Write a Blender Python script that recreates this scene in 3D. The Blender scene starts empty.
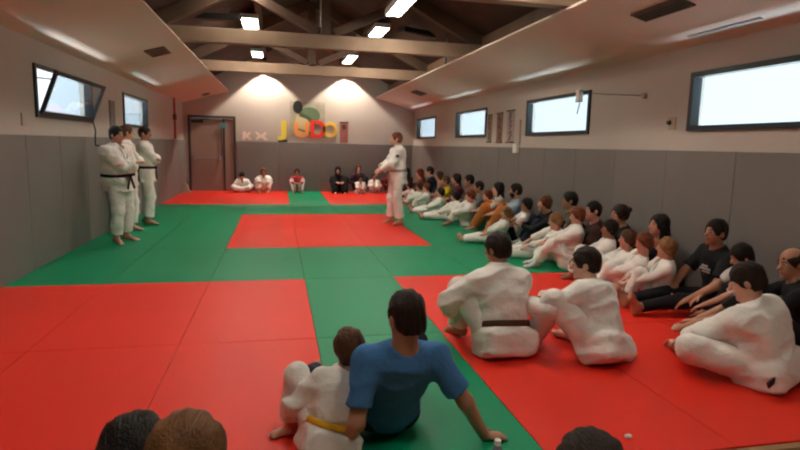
import bpy, bmesh, math, random
import numpy as np
from mathutils import Vector, Matrix
random.seed(4)
scn = bpy.context.scene
COL = scn.collection
PI = math.pi

# ------------------------------------------------------------------ materials
MATS = {}
def mat(name, col, rough=.6, spec=.5, bump=0, bscale=200, var=0, vscale=3, metal=0, emit=None, estr=0, kind='noise', sheen=0):
    if name in MATS: return MATS[name]
    m = bpy.data.materials.new(name); m.use_nodes = True
    nt = m.node_tree; N = nt.nodes; L = nt.links
    b = N['Principled BSDF']
    b.inputs['Base Color'].default_value = (*col, 1)
    b.inputs['Roughness'].default_value = rough
    b.inputs['Specular IOR Level'].default_value = spec
    b.inputs['Metallic'].default_value = metal
    if sheen: b.inputs['Sheen Weight'].default_value = sheen
    if emit:
        b.inputs['Emission Color'].default_value = (*emit, 1); b.inputs['Emission Strength'].default_value = estr
    tc = N.new('ShaderNodeTexCoord')
    if var:
        n = N.new('ShaderNodeTexNoise'); n.inputs['Scale'].default_value = vscale; n.inputs['Detail'].default_value = 3
        L.new(tc.outputs['Object'], n.inputs['Vector'])
        r = N.new('ShaderNodeValToRGB')
        r.color_ramp.elements[0].position = .3; r.color_ramp.elements[1].position = .7
        r.color_ramp.elements[0].color = (*[c*(1-var) for c in col], 1)
        r.color_ramp.elements[1].color = (*[min(1, c*(1+var)) for c in col], 1)
        L.new(n.outputs['Fac'], r.inputs['Fac']); L.new(r.outputs['Color'], b.inputs['Base Color'])
    if bump:
        if kind == 'wood':
            mp = N.new('ShaderNodeMapping'); mp.inputs['Scale'].default_value = (1, .08, 1)
            L.new(tc.outputs['Object'], mp.inputs['Vector'])
            t = N.new('ShaderNodeTexNoise'); L.new(mp.outputs['Vector'], t.inputs['Vector'])
        else:
            t = N.new('ShaderNodeTexNoise'); L.new(tc.outputs['Object'], t.inputs['Vector'])
        t.inputs['Scale'].default_value = bscale
        bp = N.new('ShaderNodeBump'); bp.inputs['Strength'].default_value = bump; bp.inputs['Distance'].default_value = .01
        L.new(t.outputs['Fac'], bp.inputs['Height']); L.new(bp.outputs['Normal'], b.inputs['Normal'])
        if kind == 'cloth':
            t2 = N.new('ShaderNodeTexNoise'); t2.inputs['Scale'].default_value = 8; t2.inputs['Detail'].default_value = 4; t2.inputs['Distortion'].default_value = .8
            L.new(tc.outputs['Object'], t2.inputs['Vector'])
            b2 = N.new('ShaderNodeBump'); b2.inputs['Strength'].default_value = .22; b2.inputs['Distance'].default_value = .03
            L.new(t2.outputs['Fac'], b2.inputs['Height']); L.new(b2.outputs['Normal'], bp.inputs['Normal'])
    MATS[name] = m
    return m

def glass():
    if 'window_glass' in MATS: return MATS['window_glass']
    m = bpy.data.materials.new('window_glass'); m.use_nodes = True
    nt = m.node_tree; N = nt.nodes; L = nt.links; N.clear()
    o = N.new('ShaderNodeOutputMaterial'); mx = N.new('ShaderNodeMixShader'); t = N.new('ShaderNodeBsdfTransparent')
    g = N.new('ShaderNodeBsdfGlossy'); lw = N.new('ShaderNodeLayerWeight'); lw.inputs['Blend'].default_value = .5; f = N.new('ShaderNodeMath'); f.operation = 'POWER'; f.inputs[1].default_value = 4.5; L.new(lw.outputs['Facing'], f.inputs[0])
    t.inputs['Color'].default_value = (.88, .96, 1, 1); g.inputs['Roughness'].default_value = .02
    L.new(f.outputs[0], mx.inputs[0]); L.new(t.outputs[0], mx.inputs[1]); L.new(g.outputs[0], mx.inputs[2]); L.new(mx.outputs[0], o.inputs[0])
    MATS['window_glass'] = m
    return m

GI = lambda: mat('cotton_gi_cloth', (.78, .76, .71), .9, .2, .25, 60, .04, 9, kind='cloth')
SKIN = {'fair': (.60, .33, .23), 'mid': (.42, .21, .13), 'tan': (.30, .14, .08), 'pink': (.62, .28, .21)}
HAIR = {'black': (.012, .009, .008), 'dark': (.020, .011, .008), 'brown': (.085, .038, .018), 'light': (.26, .13, .055),
        'auburn': (.16, .045, .02), 'blond': (.38, .22, .10), 'grey': (.22, .19, .17), 'chestnut': (.15, .065, .022)}
def cloth(name, col): return mat(name, col, .85, .2, .25, 90, .08, 8, kind='cloth')

# ------------------------------------------------------------------ basic mesh helpers
def link(o, parent=None):
    COL.objects.link(o)
    if parent: o.parent = parent
    return o
def obj(name, bm, m, parent=None, smooth=False, bevel=0):
    me = bpy.data.meshes.new(name)
    if bevel:
        bmesh.ops.bevel(bm, geom=list(bm.edges), offset=bevel, segments=2, affect='EDGES', profile=.6)
    bm.normal_update(); bm.to_mesh(me); bm.free()
    ms = m if isinstance(m, (list, tuple)) else [m]
    for x in ms: me.materials.append(x)
    if smooth: me.polygons.foreach_set('use_smooth', [True]*len(me.polygons))
    return link(bpy.data.objects.new(name, me), parent)
def add_box(bm, x0, x1, y0, y1, z0, z1, mi=0, M=None):
    vs = [bm.verts.new((x, y, z)) for x in (x0, x1) for y in (y0, y1) for z in (z0, z1)]
    if M:
        for v in vs: v.co = M @ v.co
    for f in ((0,1,3,2),(4,6,7,5),(0,4,5,1),(2,3,7,6),(0,2,6,4),(1,5,7,3)):
        bm.faces.new([vs[i] for i in f]).material_index = mi
    return vs
def add_beam(bm, a, b, w, h, up=(0,0,1)):
    a, b = Vector(a), Vector(b); d = (b-a); l = d.length; d.normalize()
    r = d.cross(Vector(up)).normalized(); u = r.cross(d)
    M = Matrix(((r.x, d.x, u.x, a.x), (r.y, d.y, u.y, a.y), (r.z, d.z, u.z, a.z), (0,0,0,1)))
    add_box(bm, -w/2, w/2, 0, l, -h/2, h/2, M=M)
def add_tube(bm, pts, r, n=10, r2=None):
    pts = [Vector(p) for p in pts]; rings = []
    for i, p in enumerate(pts):
        d = (pts[min(i+1, len(pts)-1)] - pts[max(i-1, 0)]).normalized()
        a = d.orthogonal().normalized(); b = d.cross(a)
        if rings: # keep twist low
            a = (prev - d*prev.dot(d)).normalized(); b = d.cross(a)
        prev = a
        rr = r if not isinstance(r, (list, tuple)) else r[i]
        rings.append([bm.verts.new(p + (a*math.cos(2*PI*k/n) + b*math.sin(2*PI*k/n))*rr) for k in range(n)])
    for i in range(len(rings)-1):
        for k in range(n):
            bm.faces.new((rings[i][k], rings[i][(k+1)%n], rings[i+1][(k+1)%n], rings[i+1][k]))
    bm.faces.new(rings[0][::-1]); bm.faces.new(rings[-1])
def thing(name, label, cat, loc=(0,0,0), rotz=0, group=None):
    o = bpy.data.objects.new(name, None); o.empty_display_size = .1; COL.objects.link(o)
    o.location = loc; o.rotation_euler = (0, 0, rotz)
    o['label'] = label; o['category'] = cat
    if group: o['group'] = group
    return o
def tag(o, label, cat, group=None):
    o['label'] = label; o['category'] = cat
    if group: o['group'] = group
    return o
def struct(o): o['kind'] = 'structure'; return o
def BM(): return bmesh.new()

# ------------------------------------------------------------------ implicit surfaces (people)
class Field:
    def __init__(s): s.p = []; s.post = []
    def cone(s, a, b, ra, rb=None, k=.02, cut=None, op=1):
        a = np.array(a, float); b = np.array(b, float); rb = ra if rb is None else rb
        lo = np.minimum(a-ra, b-rb); hi = np.maximum(a+ra, b+rb)
        def f(x, y, z):
            ba = b-a; l2 = max(ba@ba, 1e-9)
            t = np.clip(((x-a[0])*ba[0] + (y-a[1])*ba[1] + (z-a[2])*ba[2])/l2, 0, 1)
            d = np.sqrt((x-a[0]-t*ba[0])**2 + (y-a[1]-t*ba[1])**2 + (z-a[2]-t*ba[2])**2) - (ra+(rb-ra)*t)
            if cut is not None:
                for c, n in cut: d = np.maximum(d, (x-c[0])*n[0] + (y-c[1])*n[1] + (z-c[2])*n[2])
            return d
        s.p.append((f, lo, hi, k, op))
    def ell(s, c, rad, R=None, k=.02, op=1):
        c = np.array(c, float); rad = np.array(rad, float); R = np.eye(3) if R is None else R   # rows: local axes
        ext = np.sqrt(((R*rad[:, None])**2).sum(0)); lo = c-ext; hi = c+ext
        def f(x, y, z):
            dx, dy, dz = x-c[0], y-c[1], z-c[2]
            q = [R[i, 0]*dx + R[i, 1]*dy + R[i, 2]*dz for i in range(3)]
            k0 = np.sqrt((q[0]/rad[0])**2 + (q[1]/rad[1])**2 + (q[2]/rad[2])**2)
            k1 = np.sqrt((q[0]/rad[0]**2)**2 + (q[1]/rad[1]**2)**2 + (q[2]/rad[2]**2)**2) + 1e-6
            return k0*(k0-1)/k1
        s.p.append((f, lo, hi, k, op))
    def rbox(s, c, half, r, R=None, k=.02):
        c = np.array(c, float); half = np.array(half, float); R = np.eye(3) if R is None else R
        ext = np.sqrt(((R*half[:, None])**2).sum(0))*1.75; lo = c-ext; hi = c+ext
        def f(x, y, z):
            dx, dy, dz = x-c[0], y-c[1], z-c[2]
            q = [np.abs(R[i, 0]*dx + R[i, 1]*dy + R[i, 2]*dz) - (half[i]-r) for i in range(3)]
            return np.sqrt(np.maximum(q[0], 0)**2 + np.maximum(q[1], 0)**2 + np.maximum(q[2], 0)**2) + np.minimum(np.maximum(np.maximum(q[0], q[1]), q[2]), 0) - r
        s.p.append((f, lo, hi, k, 1))
    def mesh(s, name, h, mats, parent, floor=.003, matfn=None):
        lo = np.min([p[1] for p in s.p if p[4] == 1], 0) - 2.5*h - .02; hi = np.max([p[2] for p in s.p if p[4] == 1], 0) + 2.5*h + .02
        if floor is not None: lo[2] = max(lo[2], floor - 2.5*h)
        n = np.ceil((hi-lo)/h).astype(int) + 1
        ax = [lo[i] + h*np.arange(n[i]) for i in range(3)]
        D = np.full(n, .5, np.float32)
        for f, a, b, k, op in s.p:
            mg = k + 2.2*h
            i0 = np.maximum(np.floor((a-mg-lo)/h).astype(int), 0); i1 = np.minimum(np.ceil((b+mg-lo)/h).astype(int)+1, n)
            if (i1 <= i0).any(): continue
            sl = tuple(slice(i0[i], i1[i]) for i in range(3))
            x = ax[0][sl[0]][:, None, None]; y = ax[1][sl[1]][None, :, None]; z = ax[2][sl[2]][None, None, :]
            d = f(x, y, z); o = D[sl]
            if op == 1:
                hh = np.maximum(k-np.abs(o-d), 0)/k; D[sl] = np.minimum(o, d) - hh*hh*k*.25
            else:
                d = -d; hh = np.maximum(k-np.abs(o-d), 0)/k; D[sl] = np.maximum(o, d) + hh*hh*k*.25
        X = ax[0][:, None, None]; Y = ax[1][None, :, None]; Z = ax[2][None, None, :]
        for g in s.post: D = g(D, X, Y, Z)
        if floor is not None: D = np.maximum(D, floor - Z)
        D[0] = D[-1] = .3; D[:, 0] = D[:, -1] = .3; D[:, :, 0] = D[:, :, -1] = .3
        return snet(name, D, lo, h, mats, parent, matfn)
def snet(name, D, lo, h, mats, parent, matfn=None):
    ins = D < 0
    c = np.zeros(tuple(np.array(D.shape)-1), np.int8)
    for i in (0,1):
        for j in (0,1):
            for k in (0,1):
                c += ins[i:i+c.shape[0], j:j+c.shape[1], k:k+c.shape[2]]
    act = (c > 0) & (c < 8)
    I, J, K = np.nonzero(act)
    if not len(I): return None
    idx = np.full(c.shape, -1, np.int32); idx[I, J, K] = np.arange(len(I))
    P = np.zeros((len(I), 3)); W = np.zeros(len(I))
    cs = [(i, j, k) for i in (0,1) for j in (0,1) for k in (0,1)]
    V = {o: D[I+o[0], J+o[1], K+o[2]].astype(float) for o in cs}
    for o in cs:
        for a in range(3):
            if o[a]: continue
            q = list(o); q[a] = 1; q = tuple(q)
            m = (V[o] < 0) != (V[q] < 0)
            t = np.where(m, V[o]/np.where(m, V[o]-V[q], 1), 0)
            for e in range(3):
                P[:, e] += np.where(m, (o[e] + (t if e == a else 0)), 0)
            W += m
    P = P/W[:, None]
    co = lo + h*(np.stack([I, J, K], 1) + P)
    quads = []
    for a in range(3):
        b, cc = (a+1) % 3, (a+2) % 3
        s0 = [slice(1, -1)]*3; s1 = [slice(1, -1)]*3
        s0[a] = slice(0, -1); s1[a] = slice(1, None)
        A = ins[tuple(s0)]; B = ins[tuple(s1)]
        off = np.array([1, 1, 1]); off[a] = 0
        for flip, mk in ((0, A & ~B), (1, B & ~A)):
            e = np.stack(np.nonzero(mk), 1) + off
            if not len(e): continue
            def g(db, dc):
                q = e.copy(); q[:, b] -= db; q[:, cc] -= dc
                return idx[q[:, 0], q[:, 1], q[:, 2]]
            r = [g(1, 1), g(0, 1), g(0, 0), g(1, 0)]
            if flip: r = r[::-1]
            quads.append(np.stack(r, 1))
    Q = np.concatenate(quads)
    Q = Q[(Q >= 0).all(1)]
    me = bpy.data.meshes.new(name)
    me.vertices.add(len(co)); me.vertices.foreach_set('co', co.astype(np.float32).ravel())
    me.loops.add(Q.size); me.loops.foreach_set('vertex_index', Q.astype(np.int32).ravel())
    me.polygons.add(len(Q)); me.polygons.foreach_set('loop_start', np.arange(0, Q.size, 4, dtype=np.int32))
    me.polygons.foreach_set('loop_total', np.full(len(Q), 4, np.int32))
    me.polygons.foreach_set('use_smooth', np.ones(len(Q), bool))
    for m in (mats if isinstance(mats, (list, tuple)) else [mats]): me.materials.append(m)
    if matfn is not None:
        me.polygons.foreach_set('material_index', matfn(co[Q].mean(1)).astype(np.int32))
    me.update(calc_edges=True)
    return link(bpy.data.objects.new(name, me), parent)

_rl = np.random.RandomState(7).rand(32, 32, 32)*2-1
def vnoise(x, y, z):
    x, y, z = np.broadcast_arrays(x, y, z)
    i, j, k = np.floor(x).astype(int), np.floor(y).astype(int), np.floor(z).astype(int)
    fx, fy, fz = x-i, y-j, z-k
    fx = fx*fx*(3-2*fx); fy = fy*fy*(3-2*fy); fz = fz*fz*(3-2*fz); r = 0
    for a in (0,1):
        for b in (0,1):
            for c in (0,1):
                r = r + _rl[(i+a) & 31, (j+b) & 31, (k+c) & 31]*(fx if a else 1-fx)*(fy if b else 1-fy)*(fz if c else 1-fz)
    return r
def nrm(v): v = np.array(v, float); return v/max(np.linalg.norm(v), 1e-9)
def ik(a, b, l1, l2, pole):
    a = np.array(a, float); b = np.array(b, float); v = b-a; d = np.linalg.norm(v)
    dr = v/max(d, 1e-6); d = min(max(d, abs(l1-l2)*1.05+.01), (l1+l2)*.995)
    a0 = (l1*l1-l2*l2+d*d)/(2*d); h = math.sqrt(max(l1*l1-a0*a0, 0))
    p = np.array(pole, float); p = p - dr*(p@dr); p = nrm(p)
    return a+dr*a0+p*h, a+dr*d

# pose presets in adult metres, person faces +Y, right hand side is +X
# feet: (left ankle, right ankle), knee poles, hands, elbow poles, toe directions
POSES = {
 'knees_up': dict(pz=.12, feet=((-.15,.50,.08),(.15,.50,.08)), kp=((-.25,.1,1),(.25,.1,1)), hands=((-.10,.50,.36),(.10,.50,.36)), ep=((-1,-.2,-.6),(1,-.2,-.6)), toe=((-.15,1,-.12),(.15,1,-.12))),
 'hug':      dict(pz=.12, feet=((-.10,.40,.08),(.10,.40,.08)), kp=((-.1,.1,1),(.1,.1,1)), hands=((-.05,.44,.26),(.05,.46,.28)), ep=((-1,0,-.3),(1,0,-.3)), toe=((-.1,1,-.12),(.1,1,-.12))),
 'tuck':     dict(pz=.12, feet=((-.12,.33,.08),(.12,.33,.08)), kp=((-.35,.0,1),(.35,.0,1)), hands=((-.14,.36,.30),(.14,.36,.32)), ep=((-1,-.2,-.6),(1,-.2,-.6)), toe=((-.8,.45,-.12),(.8,.45,-.12))),
 'wide':     dict(pz=.12, feet=((-.26,.42,.08),(.26,.42,.08)), kp=((-.8,.1,1),(.8,.1,1)), hands=((-.22,.52,.36),(.22,.52,.36)), ep=((-1,0,-.5),(1,0,-.5)), toe=((-.3,1,-.12),(.3,1,-.12))),
 'cross':    dict(pz=.12, feet=((.14,.30,.07),(-.14,.38,.07)), kp=((-1,.35,.28),(1,.35,.28)), hands=((-.13,.33,.20),(.13,.33,.20)), ep=((-1,-.2,-.4),(1,-.2,-.4)), toe=((1,.25,-.1),(-1,.25,-.1))),
 'butterfly':dict(pz=.12, feet=((-.04,.50,.07),(.05,.54,.07)), kp=((-1,.1,.35),(1,.1,.35)), hands=((-.07,.56,.12),(.07,.58,.13)), ep=((-1,-.1,-.3),(1,-.1,-.3)), toe=((.25,1,.1),(-.25,1,.1))),
 'out':      dict(pz=.12, feet=((-.12,.88,.08),(.12,.86,.08)), kp=((-.2,0,1),(.2,0,1)), hands=((-.13,.40,.20),(.13,.40,.20)), ep=((-1,-.3,-.2),(1,-.3,-.2)), toe=((-.25,.35,1),(.25,.35,1))),
 'one_up':   dict(pz=.12, feet=((-.14,.80,.08),(.18,.46,.08)), kp=((-.4,0,1),(.3,.1,1)), hands=((.04,.46,.40),(.20,.50,.40)), ep=((-1,-.1,-.5),(1,-.1,-.5)), toe=((-.4,.4,1),(.2,1,-.12))),
 'lean_back':dict(pz=.12, feet=((-.22,.55,.08),(.18,.62,.08)), kp=((-.9,.1,1),(.4,.1,1)), hands=((-.36,-.10,.03),(.42,-.12,.03)), ep=((-.8,-.6,0),(.8,-.6,0)), toe=((-.2,1,-.12),(.2,1,-.12))),
 'stand':    dict(pz=.94, feet=((-.12,0,.08),(.12,.03,.08)), kp=((-.1,1,0),(.1,1,0)), hands=((-.03,.22,1.16),(.05,.2,1.2)), ep=((-1,-.1,-.6),(1,-.1,-.6)), toe=((-.3,1,-.12),(.3,1,-.12))),
}
NP = [0]
def frame(fwd, up):
    u = nrm(up); r = nrm(np.cross(fwd, u)); f = np.cross(u, r)
    return np.stack([r, f, u])

def person(label, hip, rot, head=None, s=1., pose='knees_up', yaw=0, pitch=0, outfit='gi', top=None, legs=None, belt=None,
           hair='short', hcol='dark', skin='fair', vox=.012, feet=None, hands=None, toe=None, kp=None, ep=None, group=None, lean=.12,
           socks=None, beard=False, fat=0, lw=1., z0=0, bare=False, sleeve=None, extra=None, tilt=0, skirt=.0, mask=None):
    """hip: world x,y of the pelvis; rot in degrees (0 faces +Y, positive turns left); head: world centre of the head."""
    NP[0] += 1
    P_ = POSES[pose]; a = math.radians(rot)
    root = thing('person', label, 'person', (hip[0], hip[1], z0), a, group)
    ca, sa = math.cos(a), math.sin(a)
    def loc(w): dx, dy = w[0]-hip[0], w[1]-hip[1]; return np.array([ca*dx+sa*dy, -sa*dx+ca*dy, w[2]-z0])
    hs = s**.5
    P = np.array([0, 0, P_['pz']*s])
    if head is None:
        Nk = P + np.array([0, math.sin(lean), math.cos(lean)])*.50*s
        Hd = Nk + np.array([0, .035*hs, .155*hs])
    else:
        Hd = loc(head)
        Nk = Hd - nrm(nrm(Hd-P)*.55 + np.array([0, .18, .55]))*.155*hs
    T = Nk-P; L = np.linalg.norm(T); Tn = T/L
    fr = frame(np.array([0, 1., 0]), Tn); Rr, Ff, _ = fr
    w = s*(1+fat*.5)
    S = [P + T*.86 + Rr*sg*.172*w for sg in (-1, 1)]
    up_l, fo_l, th_l, sh_l = .285*s, .255*s, .43*s, .42*s
    sc = lambda t: [np.array(v, float)*s for v in t]
    feet = sc(feet or P_['feet']); hnd = sc(hands or P_['hands'])
    kps = kp or P_['kp']; eps = ep or P_['ep']; toes = toe or P_['toe']
    K, A, E, Wr = [], [], [], []
    for i, sg in enumerate((-1, 1)):
        hj = P + Rr*sg*.085*s + np.array([0, .02, -.01])*s
        k_, a_ = ik(hj, feet[i], th_l, sh_l, kps[i]); K.append(k_); A.append(a_)
        e_, w_ = ik(S[i], hnd[i], up_l, fo_l, eps[i]); E.append(e_); Wr.append(w_)
    H = [P + Rr*sg*.085*s + np.array([0, .02, -.01])*s for sg in (-1, 1)]
    # head frame
    cy, sy = math.cos(math.radians(yaw)), math.sin(math.radians(yaw)); cp, sp = math.cos(math.radians(pitch)), math.sin(math.radians(pitch))
    hf = np.array([-sy*cp, cy*cp, sp]); hup = np.array([sy*sp, -cy*sp, cp]) + Rr*math.sin(math.radians(tilt))
    HR = frame(hf, hup)
    def hp(x, y, z): return Hd + (HR[0]*x + HR[1]*y + HR[2]*z)*hs
    def hell(F, c, r, k=.02, op=1): F.ell(hp(*c), np.array(r)*hs, HR, k*hs, op)
    def torso(F, g, k=.07):
        if g > .019*s:   # loose jacket: straight sides instead of a waist
            F.rbox(P+T*.40, np.array([.160*w, .108*w*(1+fat*.5), .27*L/.5])+g*.5, .075*s, fr, k*s)
        F.ell(P+T*.02, np.array([.158*w, .118*w, .115*s])+g, fr, k*s)
        F.ell(P+T*.30+Ff*(.01+fat*.05)*s, np.array([.138*w*(1+fat*.3), .104*w*(1+fat*.6), .17*L/.5])+g, fr, k*s)
        F.ell(P+T*.66-Ff*.006*s, np.array([.158*w, .112*w, .19*L/.5])+g, fr, k*s)
        F.cone(S[0]-Tn*.01*s, S[1]-Tn*.01*s, .060*s+g, None, k*s)
        F.cone(P+T*.93, Nk+Tn*.01, .075*s+g*.6, .058*hs+g*.3, .05*s)
    skm = mat('skin_'+skin, SKIN[skin], .5, .4, .08, 60, .06, 14)
    lip = mat('lips_'+skin, tuple(c*k for c, k in zip(SKIN[skin], (.85, .55, .55))), .45, .5)
    hm = mat('hair_'+hcol, HAIR[hcol], .55, .2, .8, 170, .35, 22, kind='wood')
    # ---------------- body
    B = Field()
    torso(B, -.012*s)
    B.cone(Nk-Tn*.02, hp(0, -.02, -.05), .056*hs, .052*hs, .03)
    hell(B, (0, -.012, .032), (.076, .096, .090))
    hell(B, (0, .028, -.045), (.055, .062, .068), .04)
    B.cone(hp(0, .088, .012), hp(0, .110, -.022), .009*hs, .015*hs, .012)
    hell(B, (0, .083, -.060), (.024, .014, .009), .008)
    hell(B, (0, .078, -.098), (.022, .016, .018), .02)
    for sg in (-1, 1):
        hell(B, (sg*.034, .100, .010), (.018, .016, .012), .012, -1)
        hell(B, (sg*.078, -.008, -.008), (.011, .020, .032), .008)
    for i, sg in enumerate((-1, 1)):
        B.cone(S[i], E[i], .050*w, .040*w, .03*s); B.cone(E[i], Wr[i], .041*w, .027*s, .02*s)
        B.cone(H[i], K[i], .082*w, .056*s, .04*s); B.cone(K[i], A[i], .056*s, .038*s, .02*s)
        B.ell(K[i]*.65+A[i]*.35 - nrm(np.cross(np.cross(A[i]-K[i], H[i]-K[i]), A[i]-K[i]))*-.012*s, np.array([.05, .05, .05])*s, None, .04*s)
        # hand
        d = nrm(Wr[i]-E[i])
        if Wr[i][2] < .08*s: d = nrm([d[0]*.8, d[1]*.8+(.2 if pose != 'lean_back' else -.1), -.05])
        up = np.array([0, 0, 1.]) if abs(d[2]) < .85 else np.array([0, 1., 0])
        side = nrm(np.cross(d, up)); n = np.cross(side, d); hz = s**.7
        W0 = Wr[i]
        if W0[2] < .08*s: W0 = W0 + np.array([0, 0, max(0, .03*s - W0[2])])
        B.ell(W0+d*.05*hz, np.array([.040, .052, .017])*hz, np.stack([side, d, n]), .02*s)
        fl = max(.0095*hz, .62*vox)
        for q, (of, ln) in enumerate(((-.030, .060), (-.010, .072), (.011, .070), (.031, .055))):
            b0 = W0+d*.088*hz+side*of*hz; b1 = b0+nrm(d-n*.35)*ln*.5*hz; b2 = b1+nrm(d-n*.9)*ln*.5*hz
            if q*0 == 0: B.cone(b0, b1, fl, None, .006); B.cone(b1, b2, fl, fl*.85, .004)
        ts = -sg if side@Rr > 0 else sg
        t0 = W0+d*.02*hz+side*ts*.03*hz; t1 = t0+nrm(d*.7+side*ts)*.045*hz; t2 = t1+nrm(d+side*ts*.15-n*.2)*.03*hz
        B.cone(t0, t1, fl*1.3, fl*1.1, .01); B.cone(t1, t2, fl*1.1, fl*.9, .005)
        # foot
        td = nrm(toes[i]); an = A[i]; shin = nrm(K[i]-an)
        fu = nrm(shin - td*(shin@td)); fsd = np.cross(td, fu)
        heel = an - td*.035*s - fu*.035*s; ball = an + td*.125*s - fu*.048*s
        B.ell(heel, np.array([.032, .034, .034])*s, np.stack([fsd, td, fu]), .03*s)
        B.cone(an-fu*.01*s, ball, .036*s, .024*s, .03*s)
        B.cone(heel, ball, .03*s, .026*s, .03*s)
        B.cone(ball-fsd*.022*s, ball+fsd*.026*s, .022*s, .022*s, .02*s)
        if vox < .013:
            for q in range(5):
                t0 = ball + fsd*(-.036+.018*q)*s*(-sg) + td*.012*s
                B.cone(t0, t0+td*(.05-.006*q)*s-fu*.004*s, (.012-.001*q)*s, (.011-.001*q)*s, .006)
        else:
            B.ell(ball+td*.03*s, np.array([.042, .035, .016])*s, np.stack([fsd, td, fu]), .02*s)
    def bodymat(c):
        q = (c-Hd)/hs; X = q@HR[0]; Y = q@HR[1]; Z = q@HR[2]
        return ((np.abs(X) < .027) & (Y > .075) & (np.abs(Z+.060) < .011)).astype(int)
    B.mesh('body', vox, [skm, lip], root, matfn=bodymat)
    # ---------------- eyes, brows
    if vox < .0175:
        ew = mat('eye_white', (.42, .37, .33), .3); ed = mat('eye_iris', (.03, .018, .012), .2)
        for sg in (-1, 1):
            bm = BM(); bmesh.ops.create_uvsphere(bm, u_segments=10, v_segments=8, radius=.0118*hs)
            for f in bm.faces: f.material_index = 1 if f.calc_center_median().z > .0085*hs else 0
            M = Matrix(((HR[0][0], HR[2][0]*-1, HR[1][0], 0), (HR[0][1], HR[2][1]*-1, HR[1][1], 0), (HR[0][2], HR[2][2]*-1, HR[1][2], 0), (0, 0, 0, 1)))
            c = hp(sg*.032, .0765, .011); bm.transform(Matrix.Translation(c) @ M)
            obj('eye', bm, [ew, ed], root, True)
            bm = BM(); add_tube(bm, [hp(sg*.014, .090, .030), hp(sg*.032, .088, .035), hp(sg*.052, .074, .030)], [.004*hs, .0045*hs, .003*hs], 6)
            obj('eyebrow', bm, hm, root, True)
    # ---------------- hair
    if hair != 'hood':
        Hf = Field(); top_h = .016 if hair != 'bald' else .006
        hell(Hf, (0, -.016, .034), (.078+(top_h if hair not in ('short', 'bald') else top_h*.45), .098+top_h*.7, .090+top_h))
        if hair in ('short', 'bald'):
            hell(Hf, (0, -.06, -.02), (.068, .05, .07), .03)
            Hf.post.append(lambda D, X, Y, Z: np.maximum(D, -((X-Hd[0])*HR[2][0] + (Y-Hd[1])*HR[2][1] + (Z-Hd[2])*HR[2][2]) - .066*hs))
        if hair in ('short', 'bald'):
            for sg in (-1, 1): hell(Hf, (sg*.088, .004, -.014), (.018, .026, .036), .006, -1)
        if hair == 'bald': hell(Hf, (0, .02, .13), (.075, .10, .085), .01, -1)
        if hair in ('bob', 'kid'):
            hell(Hf, (0, -.045, -.02), (.085, .068, .085), .03)
        if hair in ('long', 'woman'):
            hell(Hf, (0, -.045, -.03), (.088, .07, .10), .03)
            bk = Nk - Ff*.07*s
            for q in (-.06, -.02, .02, .06):
                Hf.cone(hp(q, -.07, -.03), bk + Rr*q*.9 - Tn*(.07+.10*(abs(q) < .03))*s, .034*hs, .022*hs, .02)
            if hair == 'long':
                for sg in (-1, 1): Hf.cone(hp(sg*.078, -.01, 0), S[(sg+1)//2]*.45+Nk*.55+Ff*.05*s-Tn*.07*s, .026*hs, .016*hs, .02)
        if hair in ('pony', 'bun'):
            hell(Hf, (0, -.07, .0), (.06, .045, .06), .02)
            if hair == 'bun': hell(Hf, (0, -.125, .065), (.038, .036, .036), .012)
            else:
                Hf.cone(hp(0, -.11, .05), hp(0, -.16, .0), .026*hs, .030*hs, .02); Hf.cone(hp(0, -.16, .0), hp(0, -.14, -.13), .03*hs, .014*hs, .02)
        fr_ = .0 if hair in ('kid', 'bob') else .012
        if hair in ('kid', 'bob', 'short', 'long', 'woman', 'pony', 'bun', 'bald'):
            hell(Hf, (0, .125, -.035+fr_), (.075, .090, .095), .006, -1)
            hell(Hf, (0, .07, -.09), (.068, .075, .085), .006, -1)
        sd = NP[0]*1.7
        Hf.post.append(lambda D, X, Y, Z: D + .0034*hs*(np.sin(X*75+sd)*np.sin(Y*50+Z*30+sd) + .8*np.sin(X*190+Z*30+2*np.sin(Y*30))))
        Hf.mesh('hair', min(vox, .013), hm, root)
        if beard:
            Bd = Field(); hell(Bd, (0, .034, -.055), (.060, .062, .070)); hell(Bd, (0, .105, -.052), (.026, .03, .012), .004, -1)
            Bd.post.append(lambda D, X, Y, Z: np.maximum(D, ((X-Hd[0])*HR[2][0] + (Y-Hd[1])*HR[2][1] + (Z-Hd[2])*HR[2][2]) + .028*hs))
            Bd.mesh('beard', min(vox, .01), hm, root)
    else:
        Hf = Field(); hell(Hf, (0, -.02, .03), (.098, .115, .112)); hell(Hf, (0, -.02, -.07), (.085, .09, .09), .03)
        Hf.cone(hp(0, -.02, -.1), Nk-Tn*.03, .08*hs, .11*hs, .03)
        hell(Hf, (0, .12, -.02), (.06, .09, .075), .008, -1)
        Hf.mesh('headscarf', min(vox, .014), cloth('black_cotton', (.012, .012, .014)), root)
    # ---------------- clothes
    gi = outfit == 'gi'
    sd = NP[0]*2.3
    def folds(amp, f=1.):
        def g(D, X, Y, Z):
            u = X*Rr[0]+Y*Rr[1]+Z*Rr[2]; v = X*Tn[0]+Y*Tn[1]+Z*Tn[2]
            w_ = X*Ff[0]+Y*Ff[1]+Z*Ff[2]
            m = np.abs(D) < .05
            if not m.any(): return D
            U, V, W_ = [np.broadcast_to(q, D.shape)[m] for q in (u, v, w_)]
            n1 = vnoise(U*6+V*4+sd, V*11-U*4+sd, W_*6); n2 = vnoise(U*19+3*n1, V*27+sd, W_*19+2*n1)
            D = D.copy(); D[m] += amp*(1.9*np.abs(n1) + .35*np.abs(n2) - .65)
            return D
        return g
    tm = GI() if gi else cloth(*top)
    J = Field(); g = .026*s if gi else .012*s
    torso(J, g)
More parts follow.
